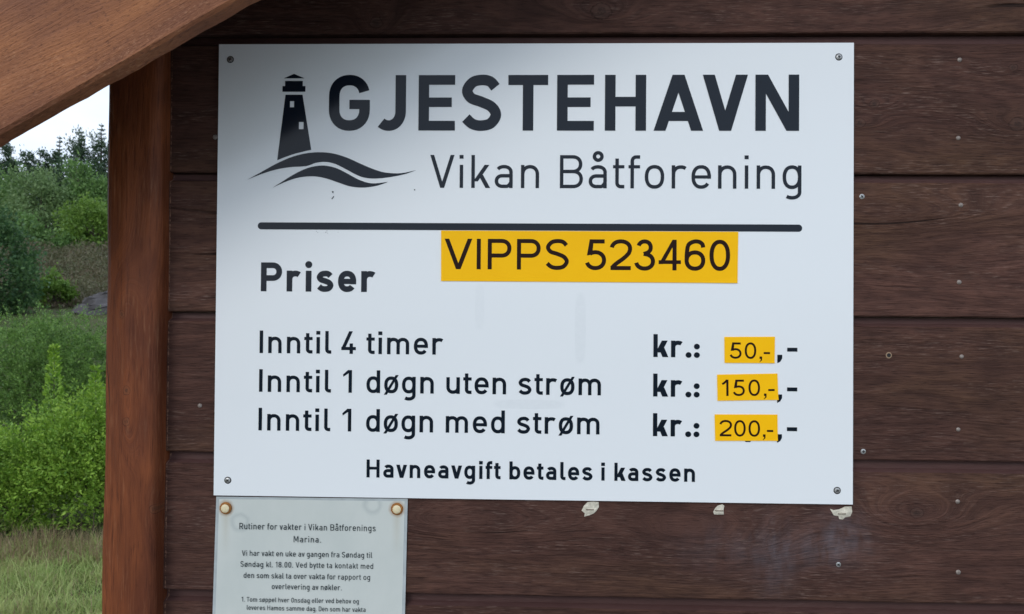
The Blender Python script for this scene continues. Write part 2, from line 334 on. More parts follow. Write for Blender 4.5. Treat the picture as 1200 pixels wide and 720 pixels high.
def glyph(ch, w, x=0.72, ar=False, rd=False):
    """returns width, list of prims; a prim is ('s', points, stroke) or ('p', polygon); sides (left, right) for spacing"""
    h = w / 2; P = []
    S = lambda pts, ww=None: P.append(('s', pts, ww or w))
    Q = lambda pts: P.append(('p', pts))
    V = lambda xx, y0, y1: Q([(xx, y0), (xx + w, y0), (xx + w, y1), (xx, y1)])
    H = lambda x0, x1, y, t=1.0: Q([(x0, y - h * t), (x1, y - h * t), (x1, y + h * t), (x0, y + h * t)])
    D = lambda x0, y0, x1, y1, hw: Q([(x0, y0), (x0 + hw, y0), (x1 + hw, y1), (x1, y1)])
    disc = lambda cx, cy, r: Q([(cx + r * math.cos(2 * math.pi * i / 20), cy + r * math.sin(2 * math.pi * i / 20)) for i in range(20)])
    Wn = 0.48 + 0.65 * w; side = (1, 1)
    Sp = [(.95, .84), (.78, .965), (.52, 1), (.22, .95), (.04, .77), (.17, .605), (.5, .52), (.83, .41), (.97, .235), (.80, .05), (.48, 0), (.21, .04), (.0, .165)]
    if ch == 'n' or ch == 'u' or ch == 'm' or ch == 'h':
        rx = (Wn - w) / 2; ry = rx * 1.05
        if ch == 'm':
            Wa = Wn - 0.03; rx = (Wa - w) / 2; ry = rx * 1.05; W = 2 * Wa - w
            V(0, 0, x)
            for k in (0, 1):
                o = k * (Wa - w); S(arc(o + Wa / 2, x - h - ry, rx, ry, 180, 0) + [(o + Wa - h, 0)])
        elif ch == 'u':
            W = Wn; V(W - w, 0, x); S([(h, x)] + arc(W / 2, h + ry, rx, ry, 180, 360))
        else:
            W = Wn; V(0, 0, 1 if ch == 'h' else x); S(arc(W / 2, x - h - ry, rx, ry, 180, 0) + [(W - h, 0)])
    elif ch == 'r':
        W = 0.36 + 0.85 * w; rx = (Wn - w) / 2; ry = rx * 1.0
        V(0, 0, x); S(arc(h + rx, x - h - ry, rx, ry, 180, 52)); side = (1, .35)
    elif ch in 'oø':
        W = 0.53 + 0.5 * w; S(arc(W / 2, x / 2, (W - w) / 2, (x - w) / 2 + .006, 0, 360, 40, 2.35)); side = (.8, .8)
        if ch == 'ø': D(-.01, -.07, W - w * .85 + .01, x + .07, w * .85)
    elif ch in 'aå':
        W = 0.50 + 0.42 * w; rx = (W - w) / 2; ry = .185 - h * .3; rx2 = rx * .97
        S([(W - h, 0)] + arc(W - h - rx2, x - h - ry, rx2, ry, 0, 148)); yb = .335 + .35 * w; rb = (yb - h) / 2
        S([(W - h, yb)] + arc(h + rb * 1.1, h + rb, rb * 1.1, rb, 90, 270, 16) + spline([(W * .55, h), (W * .75, h + .012), (W - h, h + .12)], 4)[0:])
        side = (.8, 1)
        if ch == 'å': S(arc(W / 2 + .01, x + .10 + .165 * .98, .165 - h, .165 - h, 0, 360, 28, 2))
    elif ch == 'e':
        W = 0.53 + 0.5 * w; S([(W - h, x / 2 - h)] + arc(W / 2, x / 2, (W - w) / 2, (x - w) / 2 + .006, 0, 322, 36, 2.3))
        H(w * .6, W - h, x / 2, .92); side = (.8, .7)
    elif ch in 'sS':
        X = x if ch == 's' else 1.0; W = (0.49 + 0.5 * w) if ch == 's' else (0.56 + .9 * w if not ar else .78)
        S([(h * .9 + a * (W - w * .9), h - .006 + b * (X - w + .012)) for a, b in spline(Sp)]); side = (.75, .75)
    elif ch == 't':
        W = 0.31 + 0.3 * w; sx = .07 + h; r = .11
        S([(sx, .90)] + arc(sx + r, h + r, r, r, 180, 270, 8, 2) + [(W, h)]); H(0, W, x - h * .92, .92); side = (.5, .5)
    elif ch == 'f':
        W = 0.31 + 0.35 * w; sx = .06 + h; r = .12
        S([(sx, 0)] + arc(sx + r, 1 - h - r, r, r, 180, 90, 8, 2) + [(W, 1 - h)]); H(0, W, x - h * .92, .92); side = (.5, .35)
    elif ch == 'l':
        W = .13 + .9 * w; r = .09 + h * .3; S([(h, 1)] + arc(h + r, h + r, r, r, 180, 270, 8, 2) + [(W, h)]); side = (1, .5)
    elif ch == 'i':
        W = w; V(0, 0, x)
        if rd: disc(h, 1 - w * .35, w * .62)
        else: Q([(-.08 * w, 1 - w * 1.08), (w * 1.08, 1 - w * 1.08), (w * 1.08, 1), (-.08 * w, 1)])
    elif ch in 'gqdbp':
        W = Wn + .01; rx = (W - w) / 2; cy = x / 2; ry = (x - w) / 2 + .005
        if ch in 'bp': S(arc(W / 2, cy, rx, ry, -180, 180, 36, 2.3)); side = (1, .8)
        else: S(arc(W / 2, cy, rx, ry, 0, 360, 36, 2.3)); side = (.8, 1)
        if ch == 'b': V(0, 0, 1)
        if ch == 'p': V(0, -.28, x)
        if ch == 'd': V(W - w, 0, 1)
        if ch == 'g': S([(W - h, x)] + arc(W - h - rx, -.32 + h + .17, rx, .17, 0, -132, 14))
    elif ch == 'k':
        W = .50 + .7 * w; V(0, 0, 1); hw = w * 1.35
        D(w * .55, .20, W - hw - .03, x, hw); D(W - hw, 0, .20 + w * .1, .40, hw); side = (1, .3)
    elif ch == 'v':
        W = .50 + .6 * w; hw = w * 1.12; D(W / 2 - hw / 2, 0, 0, x, hw); D(W / 2 - hw / 2, 0, W - hw, x, hw); side = (.3, .3)
    elif ch == 'y':
        W = .50 + .6 * w; hw = w * 1.12; D(W / 2 - hw / 2, 0, 0, x, hw); D(W * .22, -.28, W - hw, x, hw); side = (.3, .3)
    elif ch == 'V':
        W = (.66 + .75 * w) if not ar else .91; hw = w * 1.12; D(W / 2 - hw / 2, 0, 0, 1, hw); D(W / 2 - hw / 2, 0, W - hw, 1, hw); side = (.3, .3)
    elif ch == 'A':
        W = .69 + w; hw = w * 1.12; D(0, 0, W / 2 - hw / 2, 1, hw); D(W - hw, 0, W / 2 - hw / 2, 1, hw); H(W * .2, W * .8, .255, .85); side = (.3, .3)
    elif ch == 'N':
        W = .62 + .9 * w; V(0, 0, 1); V(W - w, 0, 1); D(W - w * 1.2, 0, 0, 1, w * 1.2)
    elif ch == 'M':
        W = .76 + .8 * w; V(0, 0, 1); V(W - w, 0, 1); D(W / 2 - h, .2, 0, 1, w * 1.1); D(W / 2 - h, .2, W - w * 1.1, 1, w * 1.1)
    elif ch == 'H': W = .605 + .72 * w; V(0, 0, 1); V(W - w, 0, 1); H(w * .5, W - h, .52, .9)
    elif ch == 'E': W = .50 + .85 * w; V(0, 0, 1); H(h, W, 1 - h * .92, .92); H(h, W, h * .92, .92); H(h, W - .06, .51, .9); side = (1, .5)
    elif ch == 'T': W = .58 + .72 * w; V(W / 2 - h, 0, 1 - h); H(0, W, 1 - h * .95, .95); side = (.35, .35)
    elif ch == 'I': W = w; V(0, 0, 1)
    elif ch == 'J':
        W = .45 + .8 * w; rx = (W - w) / 2 + .01; ry = .26; S([(W - h, 1)] + arc(W - h - rx, h - .006 + ry, rx, ry, 0, -128, 16, 2.1)); side = (.4, 1)
    elif ch == 'G':
        W = .60 + .72 * w; rx = (W - w) / 2; ry = .315 - h * .25
        S(arc(W / 2, 1 - h + .006 - ry, rx, ry, 14, 180, 18, 2.2) + arc(W / 2, h - .006 + ry, rx, ry, 180, 360, 18, 2.2) + [(W - h, .55)])
        H(W * .5, W - h * .2, .47, .88); side = (.8, 1)
    elif ch in 'OD0':
        W = (.55 + .75 * w) if ch != '0' else (.48 + .8 * w if not ar else .665)
        if ch == 'D': S([(h, h)] + arc(W - h - .28, 1 - h - .3, .28, .3, 90, 0, 12)[::1] if False else [(h, 1 - h)] + arc(W - h - .26, 1 - h - .3, .26, .3, 90, 0, 12) + arc(W - h - .26, h + .3, .26, .3, 0, -90, 12) + [(h, h)]); V(0, 0, 1)
        else: S(arc(W / 2, .5, (W - w) / 2, .506 - h, 0, 360, 40, 2.5 if not ar else 2.2))
        side = (.8, .8)
    elif ch in 'PRB':
        W = (.58 + .78 * w) if not ar else .775
        if ch == 'B': W = .61 + .8 * w
        yb = .44 + .1 * w if ch != 'B' else .49 + .15 * w; r = (1 - h - yb) / 2
        V(0, 0, 1); S([(h, 1 - h)] + arc(W - h - r * 1.05 - (.02 if ch == 'B' else 0), yb + r, r * 1.05, r, 90, -90, 18) + [(h, yb)])
        if ch == 'B':
            r2 = (yb - h) / 2; S([(h, yb)] + arc(W - h - r2 * 1.05, h + r2, r2 * 1.05, r2, 90, -90, 18) + [(h, h)])
        if ch == 'R': D(W - w * 1.2, 0, W * .42, yb, w * 1.2)
        side = (1, .6)
    elif ch == '1':
        if ar: W = .36; V(W - w, 0, 1); S([(.0, .73)] + spline([(.12, .80), (.24, .93), (W - w * .7, 1.0)], 5)); side = (.9, 1.3)
        else: W = .20 + 1.35 * w; V(W - w, 0, 1); D(-.0, .80, W - w * 1.2, 1, w * .9); Q([(0, .80), (W - w, 1), (W - h, 1), (W - w, .86), (.02, .70)]); side = (.7, 1.1)
    elif ch == '4':
        W = .60 + .3 * w if not ar else .72
        if ar: V(W - .14 - w, 0, 1); H(0, W, .27, .9); Q([(0, .27 - h), (W - .14 - w * 1.0, 1), (W - .14, 1), (w * 1.1, .27 - h)])
        else: D(0, .235, .40 - w * .4, 1, w * 1.1); H(0, W, .235, .95); V(W - .13 - w, 0, .46)
        side = (.6, .6)
    elif ch == '5':
        W = .665; H(.13, W - .05, 1 - h, 1); Q([(.13, 1), (.13 + w, 1), (.085 + w, .56), (.085 + w * .9, .50), (.04, .47)])
        S(arc(.315, .320, W - h - .315, .326 - h, 128, -163, 28, 2.1)); side = (.8, .8)
    elif ch == '2':
        W = .67; S(arc(.345, .70, .345 - h + .02, .30 - h + .006, 172, -15, 18, 2.1) + spline([(.60, .55), (.44, .39), (.18, .2), (.05, h)], 5)); H(.01, W, h, 1); side = (.8, .8)
    elif ch == '3':
        W = .65; S(arc(.31, .745, .265 - h, .262 - h, 165, -75, 18, 2.1) + [(.28, .53)]); S([(.28, .535)] + arc(.31, .29, W - h - .31, .30 - h + .002, 80, -170, 22, 2.1)); side = (.8, .8)
    elif ch == '6':
        W = .67; S(arc(W / 2, .325, (W - w) / 2, .325 - h + .006, 0, 360, 32, 2.15)); S(spline([(h, .33), (h + .01, .60), (.13, .84), (.30, .94), (.46, .935), (.57, .86), (.60, .75)], 6)); side = (.8, .8)
    elif ch == '8':
        W = .60; S(arc(W / 2, .75, W / 2 - h - .03, .25 - h, 0, 360, 28, 2.1)); S(arc(W / 2, .27, W / 2 - h, .27 - h, 0, 360, 28, 2.1)); side = (.8, .8)
    elif ch == '.':
        W = w * 1.15
        if rd: disc(W / 2, W * .48, W * .60)
        else: Q([(0, 0), (W, 0), (W, W), (0, W)])
    elif ch == ':':
        W = w * 1.15
        for yy in (W * .48, .47):
            disc(W / 2, yy, W * .60)
        side = (.6, .6)
    elif ch == ',':
        if rd: W = .21; Q([(0, .11), (W, .11), (W, -.05), (.13, -.19), (0, -.26)])
        else: W = w * 1.15; Q([(0, 0), (W, 0), (W, W), (0, W)]); Q([(W * .45, 0), (W, 0), (W * .95, -.09), (.0, -.21), (-.0, -.17), (W * .45, -.08)])
        side = (.9, .3)
    elif ch == '-':
        if rd: W = .44; H(0, W, .335, .9)
        else: W = .36; H(0, W, .36, .95)
        side = (.5, .5)
    elif ch == ' ': W = .23; side = (.5, .5)
    else: W = .3
    return W, P, side

class Print:
    """flat print laid on a vertical plane facing -y; every stroke lies 4 microns before the one below it"""
    def __init__(s, y): s.v = []; s.f = []; s.y = y; s.k = 0
    def poly(s, pts):
        s.k += 1; y = s.y - 4e-6 * (s.k % 90); b = len(s.v); s.v += [(p[0], y, p[1]) for p in pts]
        A = sum(pts[i][0] * pts[(i + 1) % len(pts)][1] - pts[(i + 1) % len(pts)][0] * pts[i][1] for i in range(len(pts)))
        ids = list(range(b, b + len(pts))); s.f.append(ids if A > 0 else ids[::-1])
    def stroke(s, pts, w):
        s.k += 1; y = s.y - 4e-6 * (s.k % 90)
        P = [np.array(pts[0])]
        for q in pts[1:]:
            if np.linalg.norm(np.array(q) - P[-1]) > w * 0.02: P.append(np.array(q))
        closed = np.linalg.norm(P[0] - P[-1]) < w * 0.05 and len(P) > 8
        if closed: P = P[:-1]
        n = len(P); b = len(s.v)
        for i in range(n):
            a = P[(i - 1) % n] if (closed or i > 0) else P[i]; c = P[(i + 1) % n] if (closed or i < n - 1) else P[i]
            d1 = (P[i] - a); d2 = (c - P[i])
            d1 = d1 / (np.linalg.norm(d1) or 1); d2 = d2 / (np.linalg.norm(d2) or 1); t = d1 + d2; t = t / (np.linalg.norm(t) or 1)
            nn = np.array((-t[1], t[0])); ref = d1 if np.linalg.norm(d1) > 0 else d2
            k = 1.0 / max(.6, abs(nn @ np.array((-ref[1], ref[0]))))
            L_ = P[i] + nn * w / 2 * k; R2 = P[i] - nn * w / 2 * k
            s.v += [(L_[0], y, L_[1]), (R2[0], y, R2[1])]
        for i in range(n if closed else n - 1):
            j = (i + 1) % n; s.f.append([b + 2 * i, b + 2 * i + 1, b + 2 * j + 1, b + 2 * j])
    def word(s, text, x0, x1, z, cap, w, x=0.72, ar=False, rd=False, starts=None, rot=0.0, sx=1.0):
        gl = [glyph(c, w, x, ar, rd) for c in text]
        if starts is None:
            tot = sum(g[0] for g in gl) * cap * sx
            fac = [(gl[i][2][1] + gl[i + 1][2][0]) / 2 for i in range(len(gl) - 1)]
            gap = ((x1 - x0) - tot) / sum(fac) if fac else 0
            pos = []; c = x0
            for i, g in enumerate(gl):
                pos.append((c, sx)); c += g[0] * cap * sx + (gap * fac[i] if i < len(fac) else 0)
        else:
            pos = [(a, (b - a) / (g[0] * cap)) for (a, b), g in zip(starts, gl)]
        cr_, sr_ = math.cos(rot), math.sin(rot)
        for (px, kx), g in zip(pos, gl):
            def T(p):
                X = px + p[0] * cap * kx - x0; Y = p[1] * cap
                return (x0 + X * cr_ - Y * sr_, z + X * sr_ + Y * cr_)
            for pr in g[1]:
                if pr[0] == 's': s.stroke([T(p) for p in pr[1]], pr[2] * cap)
                else: s.poly([T(p) for p in pr[1]])
    def obj(s, name, mat, parent):
        o = mesh_obj(name, s.v, s.f, mat, parent); return o
def words_obj(name, calls, mat, parent, y):
    for a, k in calls:
        p = Print(y); p.word(*a, **k); p.obj(name, mat, parent)
Zs = lambda mm: Z0 + mm / 1000.0
X_ = lambda mm: mm / 1000.0

# ------------------------------------------------------------------ terrain
def sstep(a, b, t):
    t = np.clip((t - a) / (b - a), 0, 1); return t * t * (3 - 2 * t)
def terrain(x, y):
    x = np.asarray(x, float); y = np.asarray(y, float)
    d = np.maximum(y, 0)
    h = 1.65 * sstep(7.5, 15, d) + 2.35 * sstep(14, 27, d) + 4.2 * sstep(28, 60, d) + 3 * sstep(60, 140, d)
    h = h * (0.97 + 0.03 * np.sin(x * 0.11 + 1.0)) + 0.10 * np.sin(x * 0.7 + y * 0.35) * sstep(12, 22, d)
    return h * sstep(60, -2, x)
def axis_steps(lo, hi):
    a = [0.0]; s_ = 0.5
    while a[-1] < hi: a.append(a[-1] + s_); s_ *= 1.07 if a[-1] > 30 else 1.0
    b = [0.0]; s_ = 0.5
    while b[-1] > lo: b.append(b[-1] - s_); s_ *= 1.07 if b[-1] < -60 else 1.0
    return sorted(set(a + b))
gx = axis_steps(-1500, 1500); gy = axis_steps(-1500, 1500)
GX, GY = np.meshgrid(gx, gy); GZ = terrain(GX, GY)
nx, ny = len(gx), len(gy)
V = np.stack([GX.ravel(), GY.ravel(), GZ.ravel()], 1)
i, j = np.meshgrid(np.arange(nx - 1), np.arange(ny - 1)); a = (j * nx + i).ravel()
F = np.stack([a, a + 1, a + nx + 1, a + nx], 1)
me = bpy.data.meshes.new('ground'); me.vertices.add(len(V)); me.vertices.foreach_set('co', V.astype(np.float32).ravel())
me.loops.add(F.size); me.loops.foreach_set('vertex_index', F.astype(np.int32).ravel())
me.polygons.add(len(F)); me.polygons.foreach_set('loop_start', np.arange(0, F.size, 4, dtype=np.int32)); me.update(calc_edges=True)
me.materials.append(M['ground'])
for p in me.polygons: p.use_smooth = True
go = bpy.data.objects.new('ground', me); COL.objects.link(go); go['kind'] = 'structure'

pv = []; pf = []
for i_ in range(31):
    xx = -1.3 + i_ * .15; pv += [(xx, -.02 + .02 * math.sin(i_), .006), (xx, -5.5 + .2 * math.sin(i_ * .7), .006)]
for i_ in range(30): pf.append((2 * i_, 2 * i_ + 1, 2 * i_ + 3, 2 * i_ + 2))
pa = mesh_obj('bounce_ground', pv, pf, simple('bounce_grey', (0.24, 0.24, 0.24), .9, .2, var=.3, scale=80, bump=.01)); pa['kind'] = 'structure'  # unseen pale strip, added to bounce light up under the gable board
# a place in the landscape, given as bearing (fraction of the view left of the post) and distance
def at(px, D):
    return 0.352 + (-0.7285 + px / 128 * 0.1518) * D, -0.819 + D
def hz(py, D): return 1.6 + (367 - py) / 873 * D

# ------------------------------------------------------------------ shed
shed = thing('wooden_shelter', 'brown timber shelter wall of horizontal boards with red brown corner post and sloping gable board', 'shelter')
BX, BZ = -0.1232, 360.5
ANG = math.radians(29.35); TA = math.tan(ANG)
def beam_z(x): return Zs(BZ) + (x - BX) * TA         # lower edge of the gable board
RIDGE = 1.05
def soffit(x): return beam_z(x) + 0.172 if x < RIDGE else beam_z(2 * RIDGE - x) + 0.172
def xl(z):                                                 # where the board's left end meets the soffit
    return max(-0.060, BX + (z - 0.172 - Zs(BZ)) / TA)
bz = [Zs(v) for v in (514.5, 359.8, 203.6, 47.2, -106.0)]
zz = [bz[-1] - 0.155 * k for k in range(1, 9)]
bz = sorted(bz + zz + [bz[0] + 0.155 * k for k in range(1, 4)])
gaps = {0: .012}
YW = 0.0035
nailspots = [(815.35, 484.3), (813.87, 398.84), (816.65, 325.63), (814.9, 241.75), (817.69, 160.95), (814.12, 82.02), (814.24, -72.14), (813.5, 4.0), (-4.52, 398.98), (-18.19, 98.67)]
screwspots = [(710.48, 334.55), (712.56, 56.84), (686.12, -66.05)]
XR = 2.15
for k, z in enumerate(bz):
    top = bz[k + 1] if k + 1 < len(bz) else z + 0.155
    P = top - z; jy = random.uniform(-.0006, .0006); gp = {360: .0100, 204: .0105}.get(round((z + P - Z0) * 1000), .0128) + random.uniform(-.0004, .0004)
    prof = [(.016, 0.0), (.0012, 0.0), (0, .0015), (0, P - gp - .0010), (.0014, P - gp), (.0080, P - gp + .0030), (.0090, P - .0012), (.016, P - .0012)]
    nseg = 40; v = []; f = []
    wav = [random.uniform(-.0004, .0004) for _ in range(nseg + 1)]
    for s_ in range(nseg + 1):
        for (py, pz) in prof:
            xa = xl(z + pz) - .0; xb = XR if z + pz < soffit(XR) else 2 * RIDGE - xl(z + pz)
            xb = min(xb, XR); xa = min(xa, RIDGE)
            xx = xa + (xb - xa) * s_ / nseg
            v.append((xx, YW + py + jy * 0.5, z + pz + (wav[s_] if pz < .002 or P - gp - .002 < pz < P - gp + .001 else 0)))
    q = len(prof)
    for s_ in range(nseg):
        for t in range(q - 1):
            a = s_ * q + t; f.append((a, a + q, a + q + 1, a + 1))
    f.append(tuple(range(q))); f.append(tuple(nseg * q + t for t in range(q))[::-1])
    fmi = [1 if (i_ % (q - 1)) in (4, 5) and i_ < nseg * (q - 1) else 0 for i_ in range(len(f))]
    bo = mesh_obj('board', v, f, None, shed, [M['board'], M['lip']], fmi)
    for (nx_, nz_) in nailspots:
        if z < Zs(nz_) < z + P - gp and bo is not None:
            g = Geo(); n = 12; rr = random.uniform(.0025, .0031); c = (X_(nx_), YW - .0008, Zs(nz_))
            ring0 = [(c[0] + rr * math.cos(a * 2 * math.pi / n), YW + .001, c[2] + rr * math.sin(a * 2 * math.pi / n)) for a in range(n)]
            ring1 = [(c[0] + rr * .85 * math.cos(a * 2 * math.pi / n), YW - .0007, c[2] + rr * .85 * math.sin(a * 2 * math.pi / n)) for a in range(n)]
            g.add(ring0 + ring1 + [(c[0], YW - .0010, c[2])], [(a, n + a, n + (a + 1) % n, (a + 1) % n) for a in range(n)] + [(n + a, 2 * n, n + (a + 1) % n) for a in range(n)])
            no = g.obj('nail_head', M['nail'], bo, True)

def screw(cx, cy, cz, r, parent, rim=None, rot=0.4, name='screw'):
    """pan head screw with a cross recess; front at y = cy"""
    g = Geo(); n = 20
    R = lambda rad, y: [(cx + rad * math.cos(a * 2 * math.pi / n), y, cz + rad * math.sin(a * 2 * math.pi / n)) for a in range(n)]
    v = R(r, cy + .0008) + R(r * .92, cy + .0002) + R(r * .5, cy - .0002) + [(cx, cy - .0003, cz)]
    f = []
    for k in range(2):
        f += [(k * n + a, (k + 1) * n + a, (k + 1) * n + (a + 1) % n, k * n + (a + 1) % n) for a in range(n)]
    f += [(2 * n + a, 3 * n, 2 * n + (a + 1) % n) for a in range(n)]
    g.add(v, f, 0)
    for q in (0, 1):
        c_, s_ = math.cos(rot + q * math.pi / 2), math.sin(rot + q * math.pi / 2); l, t = r * .55, r * .14
        g.add([(cx + a * c_ - b * s_, cy - .00042 - .00002 * q, cz + a * s_ + b * c_) for a, b in ((-l, -t), (l, -t), (l, t), (-l, t))], [(0, 1, 2, 3)], 1)
    if rim: g.add(R(r * 1.28, cy + .0009) + R(r * .98, cy + .0007), [(a, n + a, n + (a + 1) % n, (a + 1) % n) for a in range(n)], 1)
    return g.obj(name, [M['zinc'], M['black']], parent)
for q, (sx, sz) in enumerate(screwspots):
    screw(X_(sx), YW - .0004, Zs(sz), .0030, shed, True, 0.5 + q)
# open drilled hole in a board
g = Geo(); n = 20; hc = (X_(739.7), YW - .0003, Zs(161.7))
for (r0, r1, mi) in ((.0000, .0022, 0), (.0022, .0033, 1)):
    A = [(hc[0] + r0 * math.cos(a * 2 * math.pi / n), hc[1] - .0001 * mi, hc[2] + r0 * math.sin(a * 2 * math.pi / n)) for a in range(n)]
    B = [(hc[0] + r1 * math.cos(a * 2 * math.pi / n), hc[1] - .0002 * mi + (.0003 if mi else 0), hc[2] + r1 * 1.05 * math.sin(a * 2 * math.pi / n)) for a in range(n)]
    g.add(A + B, [(a, n + a, n + (a + 1) % n, (a + 1) % n) for a in range(n)], mi)
g.obj('screw_hole', [M['black'], simple('raw_wood_rim', (0.28, 0.19, 0.12), .8)], shed)

# corner post: rounded square section, split and lightly uneven
g = Geo(); x0, x1, y0, y1 = -0.1190, -0.0560, -0.0205, 0.060
sec = []
def corner(cx, cy, r, a0, a1, n=7): return [(cx + r * math.cos(math.radians(a0 + (a1 - a0) * i / n)), cy + r * math.sin(math.radians(a0 + (a1 - a0) * i / n))) for i in range(n + 1)]
sec += [(x0, y0 + .0150), (x0 + .0012, y0 + .0108), (x0 + .0045, y0 + .0078), (x0 + .0090, y0 + .0056), (x0 + .0250, y0 + .0006), (x0 + .0290, y0)] + corner(x1 - .011, y0 + .011, .011, 270, 360) + [(x1, .001), (x1, y1)] + [(x0, y1)]
nz_ = 120; v = []; f = []; q = len(sec)
for k in range(nz_ + 1):
    z = 0.0 + k * (2.02 / nz_)
    for t, (px, py) in enumerate(sec):
        wob = .0009 * math.sin(z * 9 + t * .4) + .0006 * math.sin(z * 31 + t)
        v.append((px + wob * .6, py + wob * .5, min(z, beam_z(px) + .166)))
for k in range(nz_):
    for t in range(q):
        a = k * q + t; b = k * q + (t + 1) % q; f.append((a, b, b + q, a + q))
f.append(tuple(range(q))[::-1]); f.append(tuple(nz_ * q + t for t in range(q)))
mesh_obj('corner_post', v, f, M['post'], shed, smooth=False)
shed.children[-1].data.polygons.foreach_set('use_smooth', [len(p.vertices) == 4 for p in shed.children[-1].data.polygons])

po = shed.children[-1]; po2 = po.copy(); COL.objects.link(po2); po2.parent = shed; po2.location = (2.27, 0, 0)
# boards on the back of the wall and the frame between them
for k, z in enumerate(bz):
    if z + .155 > soffit(XR): continue
    P = .155
    prof = [(.016, 0), (0, 0.0), (0, P - .013), (.006, P - .009), (.007, P - .001), (.016, P - .001)]
    xa = max(-.054, xl(z + P)); q = len(prof)
    v = [(xx, .080 - py, z + pz) for xx in (xa, XR) for py, pz in prof]
    f = [(t, t + q, t + 1 + q, t + 1) for t in range(q - 1)] + [tuple(range(q)), tuple(range(q, 2 * q))[::-1]]
    mesh_obj('back_board', v, f, M['board'], shed)
v, f = box(-.055, XR, .0200, .0635, 0.0, 1.75); mesh_obj('wall_frame', v, f, M['roof_wood'], shed)

# gable boards and roof: built straight along x, then tilted
def tilted(name, x0, x1, y0, y1, n0, n1, mat, flip=False, bev=.0015, seg=60, rough_edge=True):
    v = []; f = []
    sec = [(y0 + bev, n0), (y1, n0), (y1, n1), (y0 + bev, n1), (y0, n1 - bev), (y0, n0 + bev)]
    q = len(sec)
    rs = random.Random(5)
    for s_ in range(seg + 1):
        xx = x0 + (x1 - x0) * s_ / seg
        wv = .0003 * math.sin(xx * 37) + .0003 * math.sin(xx * 131 + 1) + rs.uniform(-.00025, .00025)
        for t, (yy, nn) in enumerate(sec):
            v.append((xx, yy + (wv if t in (5,) and rough_edge else 0), nn + (wv if t in (0, 1, 5) and rough_edge else 0)))
    for s_ in range(seg):
        for t in range(q):
            a = s_ * q + t; b = s_ * q + (t + 1) % q; f.append((a, a + q, b + q, b))
    f.append(tuple(range(q))); f.append(tuple(seg * q + t for t in range(q))[::-1])
    o = mesh_obj(name, v, f, mat, shed)
    if not flip: o.location = (BX, 0, Zs(BZ)); o.rotation_euler = (0, -ANG, 0)
    else: o.location = (2 * RIDGE - BX, 0, Zs(BZ)); o.rotation_euler = (0, ANG, 0)
    return o
Lr = (RIDGE - BX) / math.cos(ANG)
tilted('gable_board', -.62, Lr, -.170, -.1505, 0, .1810, M['barge'], seg=220, bev=.0028)
tilted('roof', -.60, Lr + .04, -.1495, .050, .152, .1795, M['roof_wood'], rough_edge=False)
tilted('roof_covering', -.63, Lr + .09, -.190, .09, .1825, .190, M['roofing'], rough_edge=False)
tilted('gable_board', -Lr + .002, .62, -.170, -.1505, 0, .1810, M['barge'], True)
tilted('roof', -Lr - .0, .60, -.1495, .050, .152, .1795, M['roof_wood'], True, rough_edge=False)

# ------------------------------------------------------------------ price sign
sign = thing('price_sign', 'large white harbour price sign with a lighthouse logo, screwed to the brown board wall', 'sign', (0, 0, 0))
v, f = box(0, .700, 0, .003, Z0, Z0 + .502)
W_, H_ = .700, .502
g = Geo(); rr = .0012
nxs, nzs = 14, 10
vv = [(W_ * a / nxs, 0.0, Z0 + H_ * b / nzs) for b in range(nzs + 1) for a in range(nxs + 1)]
g.add(vv, [(b * (nxs + 1) + a, b * (nxs + 1) + a + 1, (b + 1) * (nxs + 1) + a + 1, (b + 1) * (nxs + 1) + a) for b in range(nzs) for a in range(nxs)], 0)
g.add(v, [ff for ff in f if ff != (0, 4, 5, 1)], 1)
g.obj('panel', [M['panel'], M['panel_edge']], sign)
YP = -0.0003
p = Print(YP)
p.word('GJESTEHAVN', .1243, .6410, Zs(405.6), .0615, .190, starts=[(a / 1000, b / 1000) for a, b in
    [(124.33, 170.07), (173.21, 210.18), (224.21, 264.64), (271.55, 316.09), (323.44, 367.26), (377.21, 417.7), (429.77, 474.77), (483.07, 537.01), (536.45, 585.49), (593.63, 640.99)]])
p.obj('heading_lettering', M['ink'], sign)
words_obj('subtitle_lettering', [(('Vikan', .2377, .3580, Zs(342.2), .0364, .104, .70), {}), (('Båtforening', .3809, .6437, Zs(342.2), .0364, .104, .70), {})], M['ink'], sign, YP)
p = Print(YP); p.word('Priser', .0503, .1792, Zs(226.6), .0321, .196, .72, rd=True); p.obj('prices_lettering', M['ink'], sign)
for (z, ws) in ((158.1, [('Inntil', 49.65, 129.71), ('4', 140.93, 157.16), ('timer', 168.74, 254.47)]),
                (115.2, [('Inntil', 49.58, 129.78), ('1', 143.07, 152.94), ('døgn', 169.16, 243.82), ('uten', 257.59, 323.56), ('strøm', 336.87, 427.38)]),
                (72.5, [('Inntil', 49.4, 129.46), ('1', 142.75, 152.8), ('døgn', 169.2, 243.44), ('med', 257.39, 322.38), ('strøm', 335.6, 426.06)])):
    kz = {158.1: 157.7, 115.2: 114.6, 72.5: 71.4}[z]
    words_obj('price_line_lettering', [((t, a / 1000, b / 1000, Zs(z), .0250, .148, .73), dict(sx=(1.04 if len(t) > 1 else 1.0))) for t, a, b in ws], M['ink'], sign, YP)
    words_obj('price_line_lettering', [(('kr.:', .4842, .5341, Zs(kz), .0250, .180, .72), dict(rd=True, sx=1.04)), ((',-', .6184, .6400, Zs(kz + .9), .0250, .186, .72), dict(rd=True))], M['ink'], sign, YP)
    if z == 72.5:
        p = Print(YP); p.poly([(.5835, Zs(67.4)), (.5905, Zs(67.4)), (.5893, Zs(66.2)), (.5848, Zs(66.2))]); p.obj('covered_print', M['ink'], sign)
